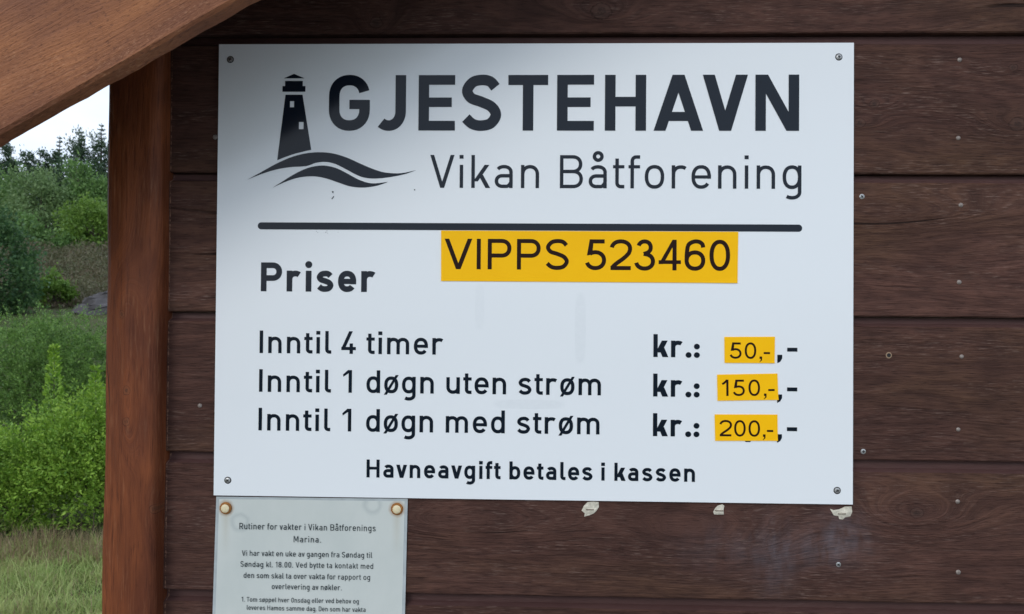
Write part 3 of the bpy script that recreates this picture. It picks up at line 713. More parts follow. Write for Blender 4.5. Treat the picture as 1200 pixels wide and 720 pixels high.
for t, a, b in (('Havneavgift', 170.27, 318.08), ('betales', 327.84, 418.74), ('i', 428.42, 431.96), ('kassen', 442.56, 529.99)):
    words_obj('footer_lettering', [((t, a / 1000, b / 1000, Zs(22.2), .0197, .176, .73), {})], M['ink'], sign, YP)
p = Print(YP)                                             # the rule under the heading, with round ends
r = .0039; c0, c1, zc = .0500, .6408, Zs(299.3)
p.poly([(c1 + r * math.cos(math.radians(a)), zc + r * math.sin(math.radians(a))) for a in range(-90, 91, 12)] + [(c0 + r * math.cos(math.radians(a)), zc + r * math.sin(math.radians(a))) for a in range(90, 271, 12)])
p.obj('rule_line', M['ink'], sign)
def mm(L): return [(a / 1000, Zs(b)) for a, b in L]
p = Print(YP)
p.poly(mm([(84.86, 468.7), (96.6, 463.7), (73.5, 463.7)]))
p.poly(mm([(74.9, 460.8), (94.8, 460.8), (94.8, 455.05), (97.8, 455.05), (97.8, 448.7), (72.1, 448.7), (72.1, 455.05), (74.9, 455.05)]))
# tower with two window openings: cut into convex pieces around the windows
tl = lambda z: 75.54 + (67.1 - 75.54) * (445.38 - z) / (445.38 - 372.89); tr = lambda z: 94.68 + (105.06 - 94.68) * (445.38 - z) / (445.38 - 384.04)
wins = [(80.7, 85.3, 431.4, 438.2), (91.0, 96.2, 407.0, 415.0)]
cuts = [445.38, 438.2, 431.4, 415.0, 407.0, 384.04]
for za, zb in zip(cuts, cuts[1:]):
    wn = [q for q in wins if q[2] >= zb - .01 and q[3] <= za + .01]
    if wn:
        q = wn[0]; p.poly(mm([(tl(za), za), (q[0], za), (q[0], zb), (tl(zb), zb)])); p.poly(mm([(q[1], za), (tr(za), za), (tr(zb), zb), (q[1], zb)]))
    else: p.poly(mm([(tl(za), za), (tr(za), za), (tr(zb), zb), (tl(zb), zb)]))
p.poly(mm([(tl(384.04), 384.04), (105.06, 384.04), (99.5, 382.9), (94.1, 381.5), (87.5, 379.9), (81.39, 377.9), (74.5, 375.4), (67.1, 372.3)]))
def wave(up, lo):
    U = spline(up, 4); Lw = spline(lo, 4); p.poly(mm(U + Lw[1:-1][::-1]))
wave([(33.82, 350.63), (49.69, 359.39), (65.55, 368.2), (81.42, 375.3), (97.31, 379.76), (113.21, 381.37), (129.12, 380.12), (145.05, 375.41), (160.98, 368.33), (176.9, 361.9), (189.59, 358.7), (205.41, 358.3), (222.43, 361.67)],
     [(33.82, 350.63), (49.72, 357.01), (65.62, 361.9), (81.54, 364.7), (99.84, 366.0), (110.15, 369.5), (121.27, 370.62), (132.42, 368.27), (145.19, 361.97), (154.75, 356.9), (164.3, 353.4), (176.98, 352.3), (192.79, 353.9), (208.57, 357.0), (222.43, 361.67)])
wave([(61.87, 341.52), (72.16, 348.04), (84.83, 356.0), (97.5, 362.34), (108.6, 365.6), (119.72, 366.5), (132.46, 364.0), (145.23, 358.02), (156.39, 351.9), (167.53, 347.82), (177.04, 346.9), (191.26, 348.67)],
     [(61.87, 341.52), (73.77, 347.2), (86.46, 351.87), (97.59, 354.12), (110.31, 354.46), (123.06, 351.97), (135.81, 347.73), (148.55, 343.6), (161.24, 342.27), (172.33, 343.1), (181.8, 345.2), (191.26, 348.67)])
p.obj('lighthouse_emblem', M['ink'], sign)
p = Print(YP)                                             # black scuffs in the paint
p.poly(mm([(128.6, 338.3), (130.6, 338.0), (130.2, 335.7), (129.0, 336.4)])); p.poly(mm([(130.5, 332.9), (131.2, 331.9), (129.3, 329.4), (128.0, 329.3), (129.3, 331.2)]))
for (a, b, s_) in ((112.0, 293.6, .35), (113.4, 292.2, .3), (122.4, 292.4, .45), (123.6, 294.0, .4), (124.4, 291.6, .3), (220.7, 339.9, .8), (136, 292.5, .25)):
    p.poly(mm([(a - s_, b + s_), (a - s_ * .6, b - s_), (a + s_ * .9, b - s_ * .7), (a + s_ * .7, b + s_ * .8)]))
p.obj('paint_scuffs', simple('grey_scuff', (.06, .07, .08), .7), sign)['kind'] = 'stuff'
for q, (sx, sz) in enumerate([(13.01, 484.89), (683.76, 486.42), (15.76, 16.89), (683.17, 14.95)]):
    screw(X_(sx), -.0010, Zs(sz), .0031, sign, True, [1.2, .3, .7, .5][q])

def sticker(corners, label, text_calls, cat='sticker'):
    o = thing('yellow_label', label, cat, (0, 0, 0), 'yellow labels stuck on the price sign')
    a, b, c, d = [np.array((x / 1000, z / 1000 + Z0)) for x, z in corners]        # TL TR BR BL
    n = 8; v = []; f = []
    for j in range(n + 1):
        for i in range(n + 1):
            s_, t = i / n, j / n; pt = (d * (1 - s_) + c * s_) * (1 - t) + (a * (1 - s_) + b * s_) * t
            lift = .0003 * max(0, (s_ - .9) * 10) * max(0, (.12 - t) * 8)
            v.append((pt[0], -.00075 - lift, pt[1]))
    for j in range(n):
        for i in range(n):
            k = j * (n + 1) + i; f.append((k, k + 1, k + n + 2, k + n + 1))
    rim = [i for i in range(n + 1)] + [(j) * (n + 1) + n for j in range(1, n + 1)] + [n * (n + 1) + i for i in range(n - 1, -1, -1)] + [j * (n + 1) for j in range(n - 1, 0, -1)]
    base = len(v); v += [(v[r_][0], -.00002, v[r_][2]) for r_ in rim]
    for k in range(len(rim)):
        k2 = (k + 1) % len(rim); f.append((rim[k], base + k, base + k2, rim[k2]))
    mesh_obj('label_film', v, f, M['sticker'], o)
    words_obj('label_lettering', text_calls, M['ink_brown'], o, -.00085)
sticker([(250.46, 294.88), (575.61, 294.93), (574.92, 239.01), (250.94, 239.29)], 'long yellow label reading VIPPS 523460 below the thick line on the white sign',
        [(('VIPPS', .2545, .3917, Zs(252.4), .0336, .134), dict(ar=True)), (('523460', .4097, .5668, Zs(252.4), .0336, .134), dict(ar=True))])
sticker([(561.09, 180.27), (615.61, 180.92), (615.35, 152.14), (561.44, 152.01)], 'smallest yellow price label, reading 50, at the end of the 4 timer line',
        [(('50,-', .5671, .6103, Zs(156.7), .0177, .128), dict(ar=True, sx=1.07))])
sticker([(553.37, 139.11), (618.42, 140.95), (619.63, 112.32), (554.05, 110.69)], 'slightly tilted yellow price label reading 150, on the middle price line',
        [(('150,-', .5590, .6155, Zs(116.0), .0177, .128), dict(ar=True, sx=1.07, rot=.012))])
sticker([(550.89, 95.8), (618.58, 96.38), (619.14, 67.96), (551.66, 67.14)], 'yellow price label reading 200, on the lowest price line',
        [(('200,-', .5563, .6141, Zs(72.2), .0177, .128), dict(ar=True, sx=1.07))])

# ------------------------------------------------------------------ laminated notice
note = thing('laminated_notice', 'grey white laminated paper notice with two rusty screws, below the price sign', 'notice', (0, 0, 0))
def sheet(x0t, x1t, x0b, x1b, zt0, zt1, zb, y, th, name, mat, par, wavy=.0006):
    nx_, nz2 = 16, 20; v = []; f = []
    for j in range(nz2 + 1):
        t = j / nz2
        for i in range(nx_ + 1):
            s_ = i / nx_; xa = x0b + (x0t - x0b) * t; xb = x1b + (x1t - x1b) * t; zz_ = (zb + (zt0 + (zt1 - zt0) * s_ - zb) * t)
            v.append((xa + (xb - xa) * s_, y - wavy * (math.sin(s_ * 5 + t * 4) + 1) * .5, zz_))
    for j in range(nz2):
        for i in range(nx_):
            k = j * (nx_ + 1) + i; f.append((k, k + 1, k + nx_ + 2, k + nx_ + 1))
    rim = list(range(nx_ + 1)) + [j * (nx_ + 1) + nx_ for j in range(1, nz2 + 1)] + [nz2 * (nx_ + 1) + i for i in range(nx_ - 1, -1, -1)] + [j * (nx_ + 1) for j in range(nz2 - 1, 0, -1)]
    base = len(v); v += [(v[r_][0], v[r_][1] + th, v[r_][2]) for r_ in rim]
    for k in range(len(rim)):
        k2 = (k + 1) % len(rim); f.append((rim[k], base + k, base + k2, rim[k2]))
    return mesh_obj(name, v, f, mat, par, smooth=False)
sheet(.0021, .2158, -.0035, .2115, Zs(-1.9), Zs(-1.1), Zs(-303), .0022, .0006, 'plastic_pouch', M['pouch'], note)
sheet(.0055, .2125, -.0002, .2080, Zs(-4.6), Zs(-3.9), Zs(-299.5), .00195, .0003, 'paper_sheet', M['notice'], note)
p = Print(.00110)
for (t, a, b, z, cap) in (('Rutiner for vakter i Vikan Båtforenings', 28.84, 180.76, -37.2, 6.9), ('Marina.', 89.75, 120.13, -50.6, 6.9),
        ('Vi har vakt en uke av gangen fra Søndag til', 32.05, 177.08, -66.5, 6.1), ('Søndag kl. 18.00. Ved bytte ta kontakt med', 30.57, 178.33, -78.6, 6.1),
        ('den som skal ta over vakta for rapport og', 34.24, 174.96, -90.9, 6.1), ('overlevering av nøkler.', 65.8, 143.59, -102.7, 6.1),
        ('1. Tom søppel hver Onsdag eller ved behov og', 32.17, 162.65, -117.0, 5.2), ('leveres Hamos samme dag. Den som har vakta', 38.28, 170.29, -126.0, 5.2)):
    p.word(t, a / 1000, b / 1000, Zs(z), cap / 1000, .118, .72, sx=.88)
o = p.obj('notice_lettering', M['ink_notice'], note); o['kind'] = 'stuff'
for (cx, cz) in ((13.27, -14.26), (204.14, -12.39)):
    g = Geo(); n = 24; cx /= 1000; cz = Zs(cz)
    def ringv(r, y): return [(cx + r * (1 + .05 * math.sin(3 * a)) * math.cos(a * 2 * math.pi / n), y, cz + r * math.sin(a * 2 * math.pi / n)) for a in range(n)]
    prs = [(.0068, .0012, 1), (.0062, .0002, 1), (.0050, -.0003, 1), (.0046, -.0009, 0), (.0030, -.0016, 0), (.0012, -.0019, 0)]
    for (r0, yy0, m0), (r1, yy1, m1) in zip(prs, prs[1:]):
        g.add(ringv(r0, yy0) + ringv(r1, yy1), [(a, n + a, n + (a + 1) % n, (a + 1) % n) for a in range(n)], m0)
    g.add(ringv(.0012, -.0019), [tuple(range(n))[::-1]], 0)
    g.obj('screw_cap', [M['cream'], M['rust']], note, True)

# ------------------------------------------------------------------ torn scraps stapled under the sign
def scrap(cx, cz, outline, label, seed):
    o = thing('torn_scrap', label, 'scrap', (X_(cx), YW, Zs(cz)), 'torn scraps under the price sign')
    rs = random.Random(seed); cxm = sum(a for a, b in outline) / len(outline); czm = sum(b for a, b in outline) / len(outline)
    v = []; f = []; n = len(outline)
    for lvl, k in enumerate((1.0, .7, .35)):
        for (a, b) in outline:
            v.append(((cxm + (a - cxm) * k) / 1000, -.0004 - .0005 * lvl - rs.uniform(0, .0009), (czm + (b - czm) * k) / 1000))
    v.append((cxm / 1000, -.0019, czm / 1000))
    for lvl in (0, 1):
        for t in range(n):
            a = lvl * n + t; b = lvl * n + (t + 1) % n; f.append((a, a + n, b + n, b))
    for t in range(n): f.append((2 * n + t, 3 * n, 2 * n + (t + 1) % n))
    base = len(v); v += [(q[0], 0, q[2]) for q in v[:n]]
    for t in range(n): f.append((t, (t + 1) % n, base + (t + 1) % n, base + t))
    mesh_obj('scrap_piece', v, f, M['scrap'], o)
    s0 = cxm - 4.5; g = Geo()
    bv, bf = box((s0) / 1000, (s0 + 8) / 1000, -.0029, -.0023, (czm - .7) / 1000, (czm - .1) / 1000); g.add(bv, bf)
    bv, bf = box((s0 - .1) / 1000, (s0 + .5) / 1000, -.0029, .001, (czm - .75) / 1000, (czm - .05) / 1000); g.add(bv, bf)
    bv, bf = box((s0 + 7.5) / 1000, (s0 + 8.1) / 1000, -.0029, .001, (czm - .75) / 1000, (czm - .05) / 1000); g.add(bv, bf)
    g.obj('staple', M['staple'], o)
scrap(416.8, -10.2, [(-9.5, -1.5), (-7, 4), (-3, 8), (3, 8.6), (9, 8.2), (9.4, 3), (7, -1), (4, -4), (-1, -6.5), (-6.5, -8), (-6, -4)], 'pale torn scrap on the wall under the middle of the price sign, largest left one', 1)
scrap(556.6, -9.0, [(-6, -2), (-4, 2), (-1, 5), (4, 6.5), (6, 5), (5, 0), (5.5, -4.5), (0, -4.8), (-5, -4.5)], 'tiny pale torn scrap with staple, middle one under the price sign', 2)
scrap(688.7, -9.6, [(-12, 4), (-8, 2.5), (-2, 3.5), (4, 6.5), (11, 6.8), (12, 1), (10, -4), (4, -5), (2, -7.5), (-2, -7), (-3, -3.8), (-8, -3)], 'pale torn scrap below the right lower corner of the price sign, above a chalky stain', 3)

# ------------------------------------------------------------------ vegetation
def rand_dirs(n, up=0.0):
    d = RNG.normal(size=(n, 3)); d[:, 2] += up; return d / np.linalg.norm(d, axis=1, keepdims=True)
def leaves(C, size, aspect, dirs=None, spread=1.0):
    """kite-shaped leaves at points C; size array; returns (4n,3)"""
    n = len(C)
    L_ = rand_dirs(n) if dirs is None else dirs + spread * RNG.normal(size=(n, 3)) * .5
    L_ /= np.linalg.norm(L_, axis=1, keepdims=True)
    t = rand_dirs(n); S_ = np.cross(L_, t); S_ /= np.linalg.norm(S_, axis=1, keepdims=True)
    s_ = (size * RNG.uniform(.6, 1.3, n))[:, None]
    a = C; c = C + L_ * s_; mid = C + L_ * s_ * .45 + np.cross(L_, S_) * s_ * .08
    b = mid + S_ * s_ * aspect * .5; d = mid - S_ * s_ * aspect * .5
    return np.stack([a, b, c, d], 1).reshape(-1, 3)
def clumps(center, rad, nc, nl, cs, shell=.55, lower=-.6):
    d = rand_dirs(nc * 2); d = d[d[:, 2] > lower][:nc]
    r = RNG.uniform(shell, 1, len(d)) ** .7
    lob = 1 + .16 * np.sin(d[:, 0] * 5 + center[0]) + .14 * np.sin(d[:, 2] * 6 + d[:, 1] * 4 + center[1] * 2)
    cc = np.array(center) + d * np.array(rad) * (r * lob)[:, None]
    idx = RNG.integers(0, len(cc), nl)
    P = cc[idx] + RNG.normal(size=(nl, 3)) * cs * RNG.uniform(.5, 1.3, nl)[:, None]
    return P, d[idx], cc
def tube(path, r0, r1, n=6):
    g = []; f = []
    P = [np.array(q, float) for q in path]
    for k, q in enumerate(P):
        t = (P[min(k + 1, len(P) - 1)] - P[max(k - 1, 0)]); t /= np.linalg.norm(t)
        a = np.cross(t, (0.3, .9, .1)); a /= np.linalg.norm(a); b = np.cross(t, a); r = r0 + (r1 - r0) * k / (len(P) - 1)
        for i in range(n): g.append(q + (a * math.cos(i * 2 * math.pi / n) + b * math.sin(i * 2 * math.pi / n)) * r)
    for k in range(len(P) - 1):
        for i in range(n): f.append((k * n + i, k * n + (i + 1) % n, (k + 1) * n + (i + 1) % n, (k + 1) * n + i))
    return g, f
def wood_parts(o, base, top, r, cc, nl, loc):
    """trunk and limbs, in coordinates relative to loc"""
    b = np.array(base) - loc; t = np.array(top) - loc
    g, f = tube([b, b * .5 + t * .5 + RNG.normal(size=3) * r * .8, t], r, r * .35, 8); mesh_obj('trunk', g, f, M['bark'], o, smooth=True)
    G = Geo()
    for q in cc[RNG.choice(len(cc), min(nl, len(cc)), replace=False)]:
        s_ = RNG.uniform(.25, .9); a = b + (t - b) * s_; e = q - loc
        v, f = tube([a, (a + e) / 2 + np.array((0, 0, r)), e], r * .38, r * .08, 4); G.add(v, f)
    G.obj('limbs', M['bark'], o, True)['kind'] = 'stuff'
def broadleaf(name, px, D, top, bot, wpx, nl, leaf, mat, label, cat, group=None, nc=60, cs=.12, aspect=.6, ry=1.0, shell=.5, lower=-.75, lean=None, up=0.3):
    x, y = at(px, D); zt, zb_ = hz(top, D), hz(bot, D); rx = wpx / 2 / 873 * D; rz = (zt - zb_) / 2
    g0 = float(terrain(x, y)); loc = np.array((x, y, g0))
    o = thing(name, label, cat, loc, group)
    c = (x, y, zb_ + rz)
    P, d, cc = clumps(c, (rx, rx * ry, rz), nc, nl, cs * rx, shell, lower)
    P[:, 2] = np.maximum(P[:, 2], g0 + .02)
    dd = d * .6 + np.array((0, 0, up))
    V_ = leaves(P - loc, np.full(len(P), leaf), aspect, dd, 1.6)
    quads_obj('crown', V_, 4, mat, o)
    wood_parts(o, loc - (0, 0, .1), (x, y, zb_ + rz * 1.1), max(.02, rx * .06), cc, 16, loc)
    return o
def conifer(px, D, top, bot, wpx, label, group, dens=1.0, spiky=1.0):
    x, y = at(px, D); zt = hz(top, D); g0 = float(terrain(x, y)); zb_ = max(hz(bot, D), g0 + .3); R0 = wpx * 1.25 / 2 / 873 * D; dens *= 1.35
    loc = np.array((x, y, g0)); o = thing('spruce_tree', label, 'tree', loc, group)
    Ht = zt - zb_; C = []; Dd = []
    nt_ = int(9 + Ht * 1.9)
    G = Geo()
    for k in range(nt_):
        t = (k + .5) / nt_; z = zb_ + Ht * t ** .9; r = R0 * (1 - t) ** 1.0 * RNG.uniform(.6, 1.25) + .05
        nb = int(5 + 5 * (1 - t)); a0 = RNG.uniform(0, 6.28)
        for b in range(nb):
            a = a0 + b * 2 * math.pi / nb + RNG.normal() * .2; rr_ = r * RNG.uniform(.55, 1.2); m_ = int((5 + rr_ * 34) * dens)
            s_ = RNG.uniform(0.1, 1, m_); tilt = -.25 + .65 * t
            pts = np.stack([np.cos(a) * rr_ * s_, np.sin(a) * rr_ * s_, tilt * rr_ * s_ + .25 * rr_ * s_ ** 2], 1) + RNG.normal(size=(m_, 3)) * (.02 + .045 * rr_) * np.array((1, 1, .6))
            C.append(np.array((x, y, z)) + pts); Dd.append(np.tile((np.cos(a), np.sin(a), .25 + t * .5), (m_, 1)))
            e = np.array((np.cos(a) * rr_, np.sin(a) * rr_, tilt * rr_ + .25 * rr_)); s0 = np.array((x, y, z)) - loc
            v, f = tube([s0, s0 + e], .018, .006, 3); G.add(v, f)
    C = np.concatenate(C); Dd = np.concatenate(Dd)
    quads_obj('crown', leaves(C - loc, np.full(len(C), .16), .26, Dd, .8), 4, M['needle'], o)
    v, f = tube([(0, 0, -.1), (0, 0, (zt - g0) * .6), (0, 0, zt - g0 + .12)], R0 * .08 + .03, .012, 7); mesh_obj('trunk', v, f, M['bark'], o, smooth=True)
    G.obj('limbs', M['bark'], o)['kind'] = 'stuff'
    return o

def billow(name, px, D, top, bot, wpx, mat, label, cat, nlobe, nspray, slen, lps, leaf, aspect, ry=.6, upw=.8, lobe_r=.30):
    """a shrub built of rounded lobes that carry pointed leafy sprays"""
    x, y = at(px, D); zt = hz(top, D); zb_ = -.12; rx = wpx / 2 / 873 * D; rz = (zt - zb_) / 2
    loc = np.array((x, y, 0.0)); o = thing(name, label, cat, loc)
    d = rand_dirs(nlobe * 3); d[:, 1] = -np.abs(d[:, 1]) * np.where(RNG.uniform(size=len(d)) < .75, 1, -1); d = d[d[:, 2] > -.92][:nlobe]
    lr = lobe_r * RNG.uniform(.65, 1.25, len(d)) * min(rx, rz)
    sc_ = np.array((rx - lobe_r * rx * .6, (rx - lobe_r * rx * .6) * ry, rz - lobe_r * rz * .9))
    lc = np.array((0, 0, zb_ + rz)) + d * sc_ * (RNG.uniform(.55, 1.0, len(d)) ** .6)[:, None]
    k = RNG.choice(len(d), nspray, p=lr ** 2 / (lr ** 2).sum()); sd_ = rand_dirs(nspray, .25)
    base = lc[k] + sd_ * (lr[k] * RNG.uniform(.55, 1.05, nspray))[:, None]
    ax = sd_ * .75 + np.array((0, 0, upw)) + RNG.normal(size=(nspray, 3)) * .28; ax /= np.linalg.norm(ax, axis=1, keepdims=True)
    ln = slen * RNG.uniform(.5, 1.35, nspray)
    kk = np.repeat(np.arange(nspray), lps); t = RNG.uniform(0, 1, len(kk))
    off = rand_dirs(len(kk)); off -= ax[kk] * (off * ax[kk]).sum(1)[:, None]; off /= np.linalg.norm(off, axis=1, keepdims=True)
    P = base[kk] + ax[kk] * (t * ln[kk])[:, None] + off * ((1 - t) * ln[kk] * .16 + .002)[:, None]
    P[:, 2] = np.maximum(P[:, 2], .03)
    quads_obj('crown', leaves(P, leaf * (1.1 - .5 * t), aspect, ax[kk] * .9 + off * .8, .5), 4, mat, o)
    v, f = tube([(0, .1, -.05), (.03, .1, (zb_ + rz) * .5), (0, .05, zb_ + rz)], .030, .010, 7); mesh_obj('trunk', v, f, M['bark'], o, smooth=True)
    G = Geo()
    for q in lc:
        v, f = tube([(0, 0, .1), q * .5 + np.array((0, 0, .05)), q], .018, .005, 4); G.add(v, f)
    G.obj('limbs', M['bark'], o, True)['kind'] = 'stuff'
    return o

# near shrubs
billow('juniper_bush', 62, 7.2, 352, 640, 200, M['leaf_juniper'], 'wide dense dark green juniper bush behind the bright green shrub beside the corner post', 'bush', 52, 4400, .12, 20, .028, .36, upw=.8, lobe_r=.38)
billow('juniper_bush', -85, 7.6, 362, 640, 190, M['leaf_juniper'], 'dark green juniper bush at the far left, mostly outside the picture', 'bush', 40, 1100, .14, 18, .034, .34, upw=.9)
billow('juniper_bush', 195, 7.4, 362, 640, 150, M['leaf_juniper'], 'dark green juniper bush hidden mostly behind the corner post', 'bush', 36, 800, .14, 18, .034, .34, upw=.9)
billow('leafy_shrub', 122, 5.6, 446, 655, 200, M['leaf_bright'], 'bright green leafy shrub next to the corner post, in front of the juniper', 'shrub', 34, 2100, .15, 18, .032, .46, ry=.5, upw=.75, lobe_r=.42)
billow('leafy_shrub', 12, 5.45, 505, 660, 130, M['leaf_bright'], 'low bright green leafy shrub at the left edge above the long dry grass', 'shrub', 24, 1200, .15, 18, .032, .46, ry=.5, upw=.75, lobe_r=.42)
# upright shoots of the bright shrub: two young plants of their own
for (px, D, t, b, wpx, n, lab) in ((64, 5.5, 408, 560, 26, 900, 'slender upright green shoot rising before the dark juniper, left of the bright shrub'),
                              (113, 5.35, 432, 560, 22, 700, 'slender upright green shoot rising from the bright shrub beside the corner post')):
    x, y = at(px, D); loc = np.array((x, y, 0.0)); o = thing('young_sapling', lab, 'sapling', loc, 'upright shoots in the shrubbery')
    zt, zb_ = hz(t, D), hz(b, D); tt = RNG.uniform(0, 1, n); r = (wpx / 2 / 873 * D) * (1 - tt) ** .8 + .006; a = RNG.uniform(0, 6.28, n)
    C = np.stack([np.cos(a) * r, np.sin(a) * r, zb_ + (zt - zb_) * tt], 1)
    quads_obj('leaves', leaves(C, np.full(n, .036), .5, np.stack([np.cos(a), np.sin(a), np.full(n, .9)], 1), .8), 4, M['leaf_bright'], o)
    v, f = tube([(0, 0, 0), (.01, 0, zt * .5), (0, 0, zt)], .004, .001, 5); mesh_obj('stem', v, f, M['bark'], o)

# middle distance
broadleaf('round_tree', -22, 15, 248, 400, 116, 14000, .085, M['leaf_dark'], 'dense dark green rounded tree at the left edge, above the juniper', 'tree', nc=240, cs=.13, shell=.7, up=.3)
broadleaf('small_bush', 64, 17, 322, 375, 42, 2600, .085, M['leaf_lime'], 'small lime green bush between the dark round tree and the grey rock', 'bush', nc=50, cs=.18)
broadleaf('broadleaf_bush', 108, 29, 236, 306, 66, 7000, .13, M['leaf_lime'], 'bright green bushy tree above the brown heather bank beside the post', 'tree', nc=80, cs=.17)
broadleaf('birch_tree', 44, 35, 199, 322, 84, 11000, .15, M['leaf_willow'], 'broad grey green tree in the middle of the wooded slope', 'tree', nc=130, cs=.15, shell=.55)
broadleaf('birch_tree', 100, 37, 198, 300, 66, 9000, .15, M['leaf_mid'], 'mid green tree below the spruce tops, beside the corner post', 'tree', nc=110, cs=.15, shell=.55)
broadleaf('birch_tree', 2, 38, 196, 300, 56, 7500, .16, M['leaf_mid'], 'green tree on the slope at the left edge behind the dark round tree', 'tree', nc=100, cs=.15)
broadleaf('broadleaf_bush', 28, 27, 262, 330, 52, 4500, .13, M['leaf_mid'], 'green bush low on the slope directly right of the dark round tree', 'bush', nc=60, cs=.17)
broadleaf('broadleaf_bush', 70, 28, 276, 312, 60, 4000, .12, M['leaf_mid'], 'low green scrub along the top of the brown heather bank', 'bush', nc=60, cs=.17)
for (px, D, t, b, wp, lab) in ((36, 50, 172, 300, 34, 'dark round topped pine left of the spruces against the sky'), (56, 51, 166, 300, 26, 'dark narrow pine on the skyline between the round topped pine and the spruces'),
                          (8, 50, 170, 290, 30, 'dark pine on the skyline nearest the left edge'), (82, 49, 160, 300, 40, 'broad dark pine crown below the pointed spruce tops'),
                          (122, 50, 155, 300, 44, 'broad dark pine crown next to the corner post on the skyline'), (-30, 50, 178, 300, 50, 'dark pine outside the left edge of the picture')):
    broadleaf('pine_tree', px, D, t, b, wp, 5500, .20, M['needle'], lab, 'tree', 'dark conifers on the skyline', nc=80, cs=.17, aspect=.4)
for (px, D, t, b, wp, lab) in ((67, 52, 158, 290, 22, 'thin pointed spruce, leftmost of the spruce tops on the skyline'), (93, 50, 151, 290, 34, 'pointed spruce, the middle of the spruce tops on the skyline'),
                          (84, 54, 163, 290, 20, 'short thin spruce just left of the middle spruce top'),
                          (116, 50, 143, 290, 44, 'tallest pointed spruce on the skyline, beside the corner post'), (140, 52, 150, 290, 40, 'spruce standing hidden behind the corner post'),
                          (-50, 52, 160, 290, 40, 'spruce standing beyond the left edge of the picture')):
    conifer(px, D, t, b, wp, lab, 'spruces on the skyline')
# a further row of woodland closing the slope
x, y = at(60, 62); n = 26000
C = np.stack([RNG.uniform(-75, 10, n), 56 + RNG.uniform(0, 9, n), RNG.uniform(0, 1, n)], 1)
tp = 12.0 + 1.6 * np.sin(C[:, 0] * .9) + 1.0 * np.sin(C[:, 0] * 2.3 + 1)
gz = terrain(C[:, 0], C[:, 1]); C[:, 2] = gz + (tp - gz) * C[:, 2] ** .7
wo = quads_obj('woodland', leaves(C, np.full(n, .55), .6, None), 4, M['needle'], None)
wo['kind'] = 'stuff'; wo['label'] = 'far dark woodland closing the slope behind the single trees'; wo['category'] = 'woodland'
# heather bank
n = 45000; D = RNG.uniform(16.5, 33, n); px = RNG.uniform(-60, 230, n); C = np.zeros((n, 3))
C[:, 0] = .352 + (-.7285 + px / 128 * .1518) * D; C[:, 1] = -.819 + D
C[:, 2] = terrain(C[:, 0], C[:, 1]) + RNG.uniform(0, .30, n) * (1 + .9 * np.sin(C[:, 0] * 2.9 + np.sin(C[:, 1] * 2)) * np.sin(C[:, 1] * 1.9))
he = quads_obj('heather', leaves(C, np.full(n, .085), .5, np.tile((0, 0, 1.0), (n, 1)), 1.4), 4, M['heather'], None)
he['kind'] = 'stuff'; he['label'] = 'brown and green heather covering the bank below the trees'; he['category'] = 'heather'
# rock outcrop
def rock(px, D, top, wpx, label):
    x, y = at(px, D); g0 = float(terrain(x, y)); zt = hz(top, D); rx = wpx / 2 / 873 * D
    o = None; nu, nv = 28, 14; v = []; f = []; rs = np.random.default_rng(3)
    for j in range(nv + 1):
        ph = math.pi / 2 * j / nv
        for i in range(nu):
            th = 2 * math.pi * i / nu; k = 1 + .14 * math.sin(3 * th + 1) + .09 * math.sin(7 * th + j) + rs.uniform(-.09, .09)
            X, Y, Zq = math.cos(th) * math.cos(ph) ** .6 * k * rx, math.sin(th) * math.cos(ph) ** .6 * k * rx * .6, math.sin(ph)
            v.append((X, Y, (Zq * (zt - g0 + .15) * (1 + .35 * X / rx) * .85) - .15 + rs.uniform(-.05, .05)))
    for j in range(nv):
        for i in range(nu): f.append((j * nu + i, j * nu + (i + 1) % nu, (j + 1) * nu + (i + 1) % nu, (j + 1) * nu + i))
    o = mesh_obj('rock_outcrop', v, f, M['rock']); o.location = (x, y, g0); o['label'] = label; o['category'] = 'rock'
rock(126, 15.5, 338, 84, 'smooth dark grey rock outcrop behind the juniper bush, next to the corner post')
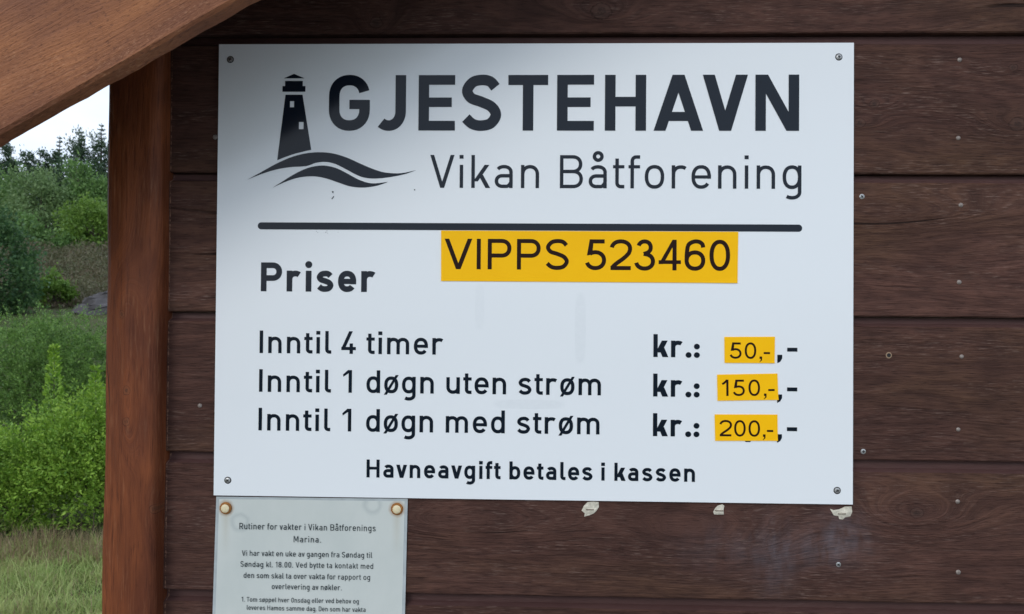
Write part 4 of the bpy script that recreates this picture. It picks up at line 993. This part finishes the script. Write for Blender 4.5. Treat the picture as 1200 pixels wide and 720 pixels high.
# lawn and long dry grass
def blades(n, xr, Dr, hmin, hmax, wd, lean=.35, hn=None):
    D = RNG.uniform(*Dr, n); px = RNG.uniform(*xr, n)
    x = .352 + (-.7285 + px / 128 * .1518) * D; y = -.819 + D
    cl = .65 + .35 * np.sin(x * 9 + 1.3 * np.sin(y * 7)) * np.sin(y * 8 + x * 3)
    hgt = RNG.uniform(hmin, hmax, n) * cl; a = RNG.uniform(0, 6.28, n); s = RNG.uniform(0, lean, n) * hgt
    b = np.stack([x, y, np.zeros(n)], 1); wv = np.stack([np.sin(a), -np.cos(a), np.zeros(n)], 1) * wd
    ld = np.stack([np.cos(a), np.sin(a), np.zeros(n)], 1)
    m1 = b + ld * (s * .35)[:, None] + np.stack([0 * x, 0 * x, hgt * .6], 1); tp_ = b + ld * (s * 1.2)[:, None] + np.stack([0 * x, 0 * x, hgt], 1)
    return np.stack([b - wv, b + wv, m1 + wv * .7, m1 - wv * .7], 1).reshape(-1, 3), np.stack([m1 - wv * .7, m1 + wv * .7, tp_], 1).reshape(-1, 3)
def grass(name, mat, label, parts):
    Q = [blades(*a, **k) for a, k in parts]; q4 = np.concatenate([a for a, b in Q]); q3 = np.concatenate([b for a, b in Q])
    me = bpy.data.meshes.new(name); V_ = np.concatenate([q4, q3]); n4, n3 = len(q4) // 4, len(q3) // 3
    me.vertices.add(len(V_)); me.vertices.foreach_set('co', V_.astype(np.float32).ravel()); me.loops.add(len(V_)); me.loops.foreach_set('vertex_index', np.arange(len(V_), dtype=np.int32))
    me.polygons.add(n4 + n3); me.polygons.foreach_set('loop_start', np.concatenate([np.arange(n4) * 4, n4 * 4 + np.arange(n3) * 3]).astype(np.int32)); me.update(calc_edges=True)
    me.materials.append(mat); o = bpy.data.objects.new(name, me); COL.objects.link(o); o['kind'] = 'stuff'; o['label'] = label; o['category'] = 'grass'
grass('lawn_grass', M['grass'], 'short yellow green grass in front of the shrubs', [((60000, (-190, 260), (3.0, 5.1), .03, .08, .0017), dict(lean=1.5)), ((2600, (-190, 260), (3.3, 5.3), .10, .20, .0022), dict(lean=1.3))])
grass('tall_dry_grass', M['drygrass'], 'tall dry brown grass along the foot of the shrubs', [((3400, (-190, 260), (4.6, 5.15), .08, .22, .0018), dict(lean=.9)), ((420, (-190, 260), (4.6, 5.1), .24, .40, .0016), dict(lean=.7)), ((1800, (-190, 260), (3.4, 4.9), .05, .13, .002), dict(lean=1.1))])
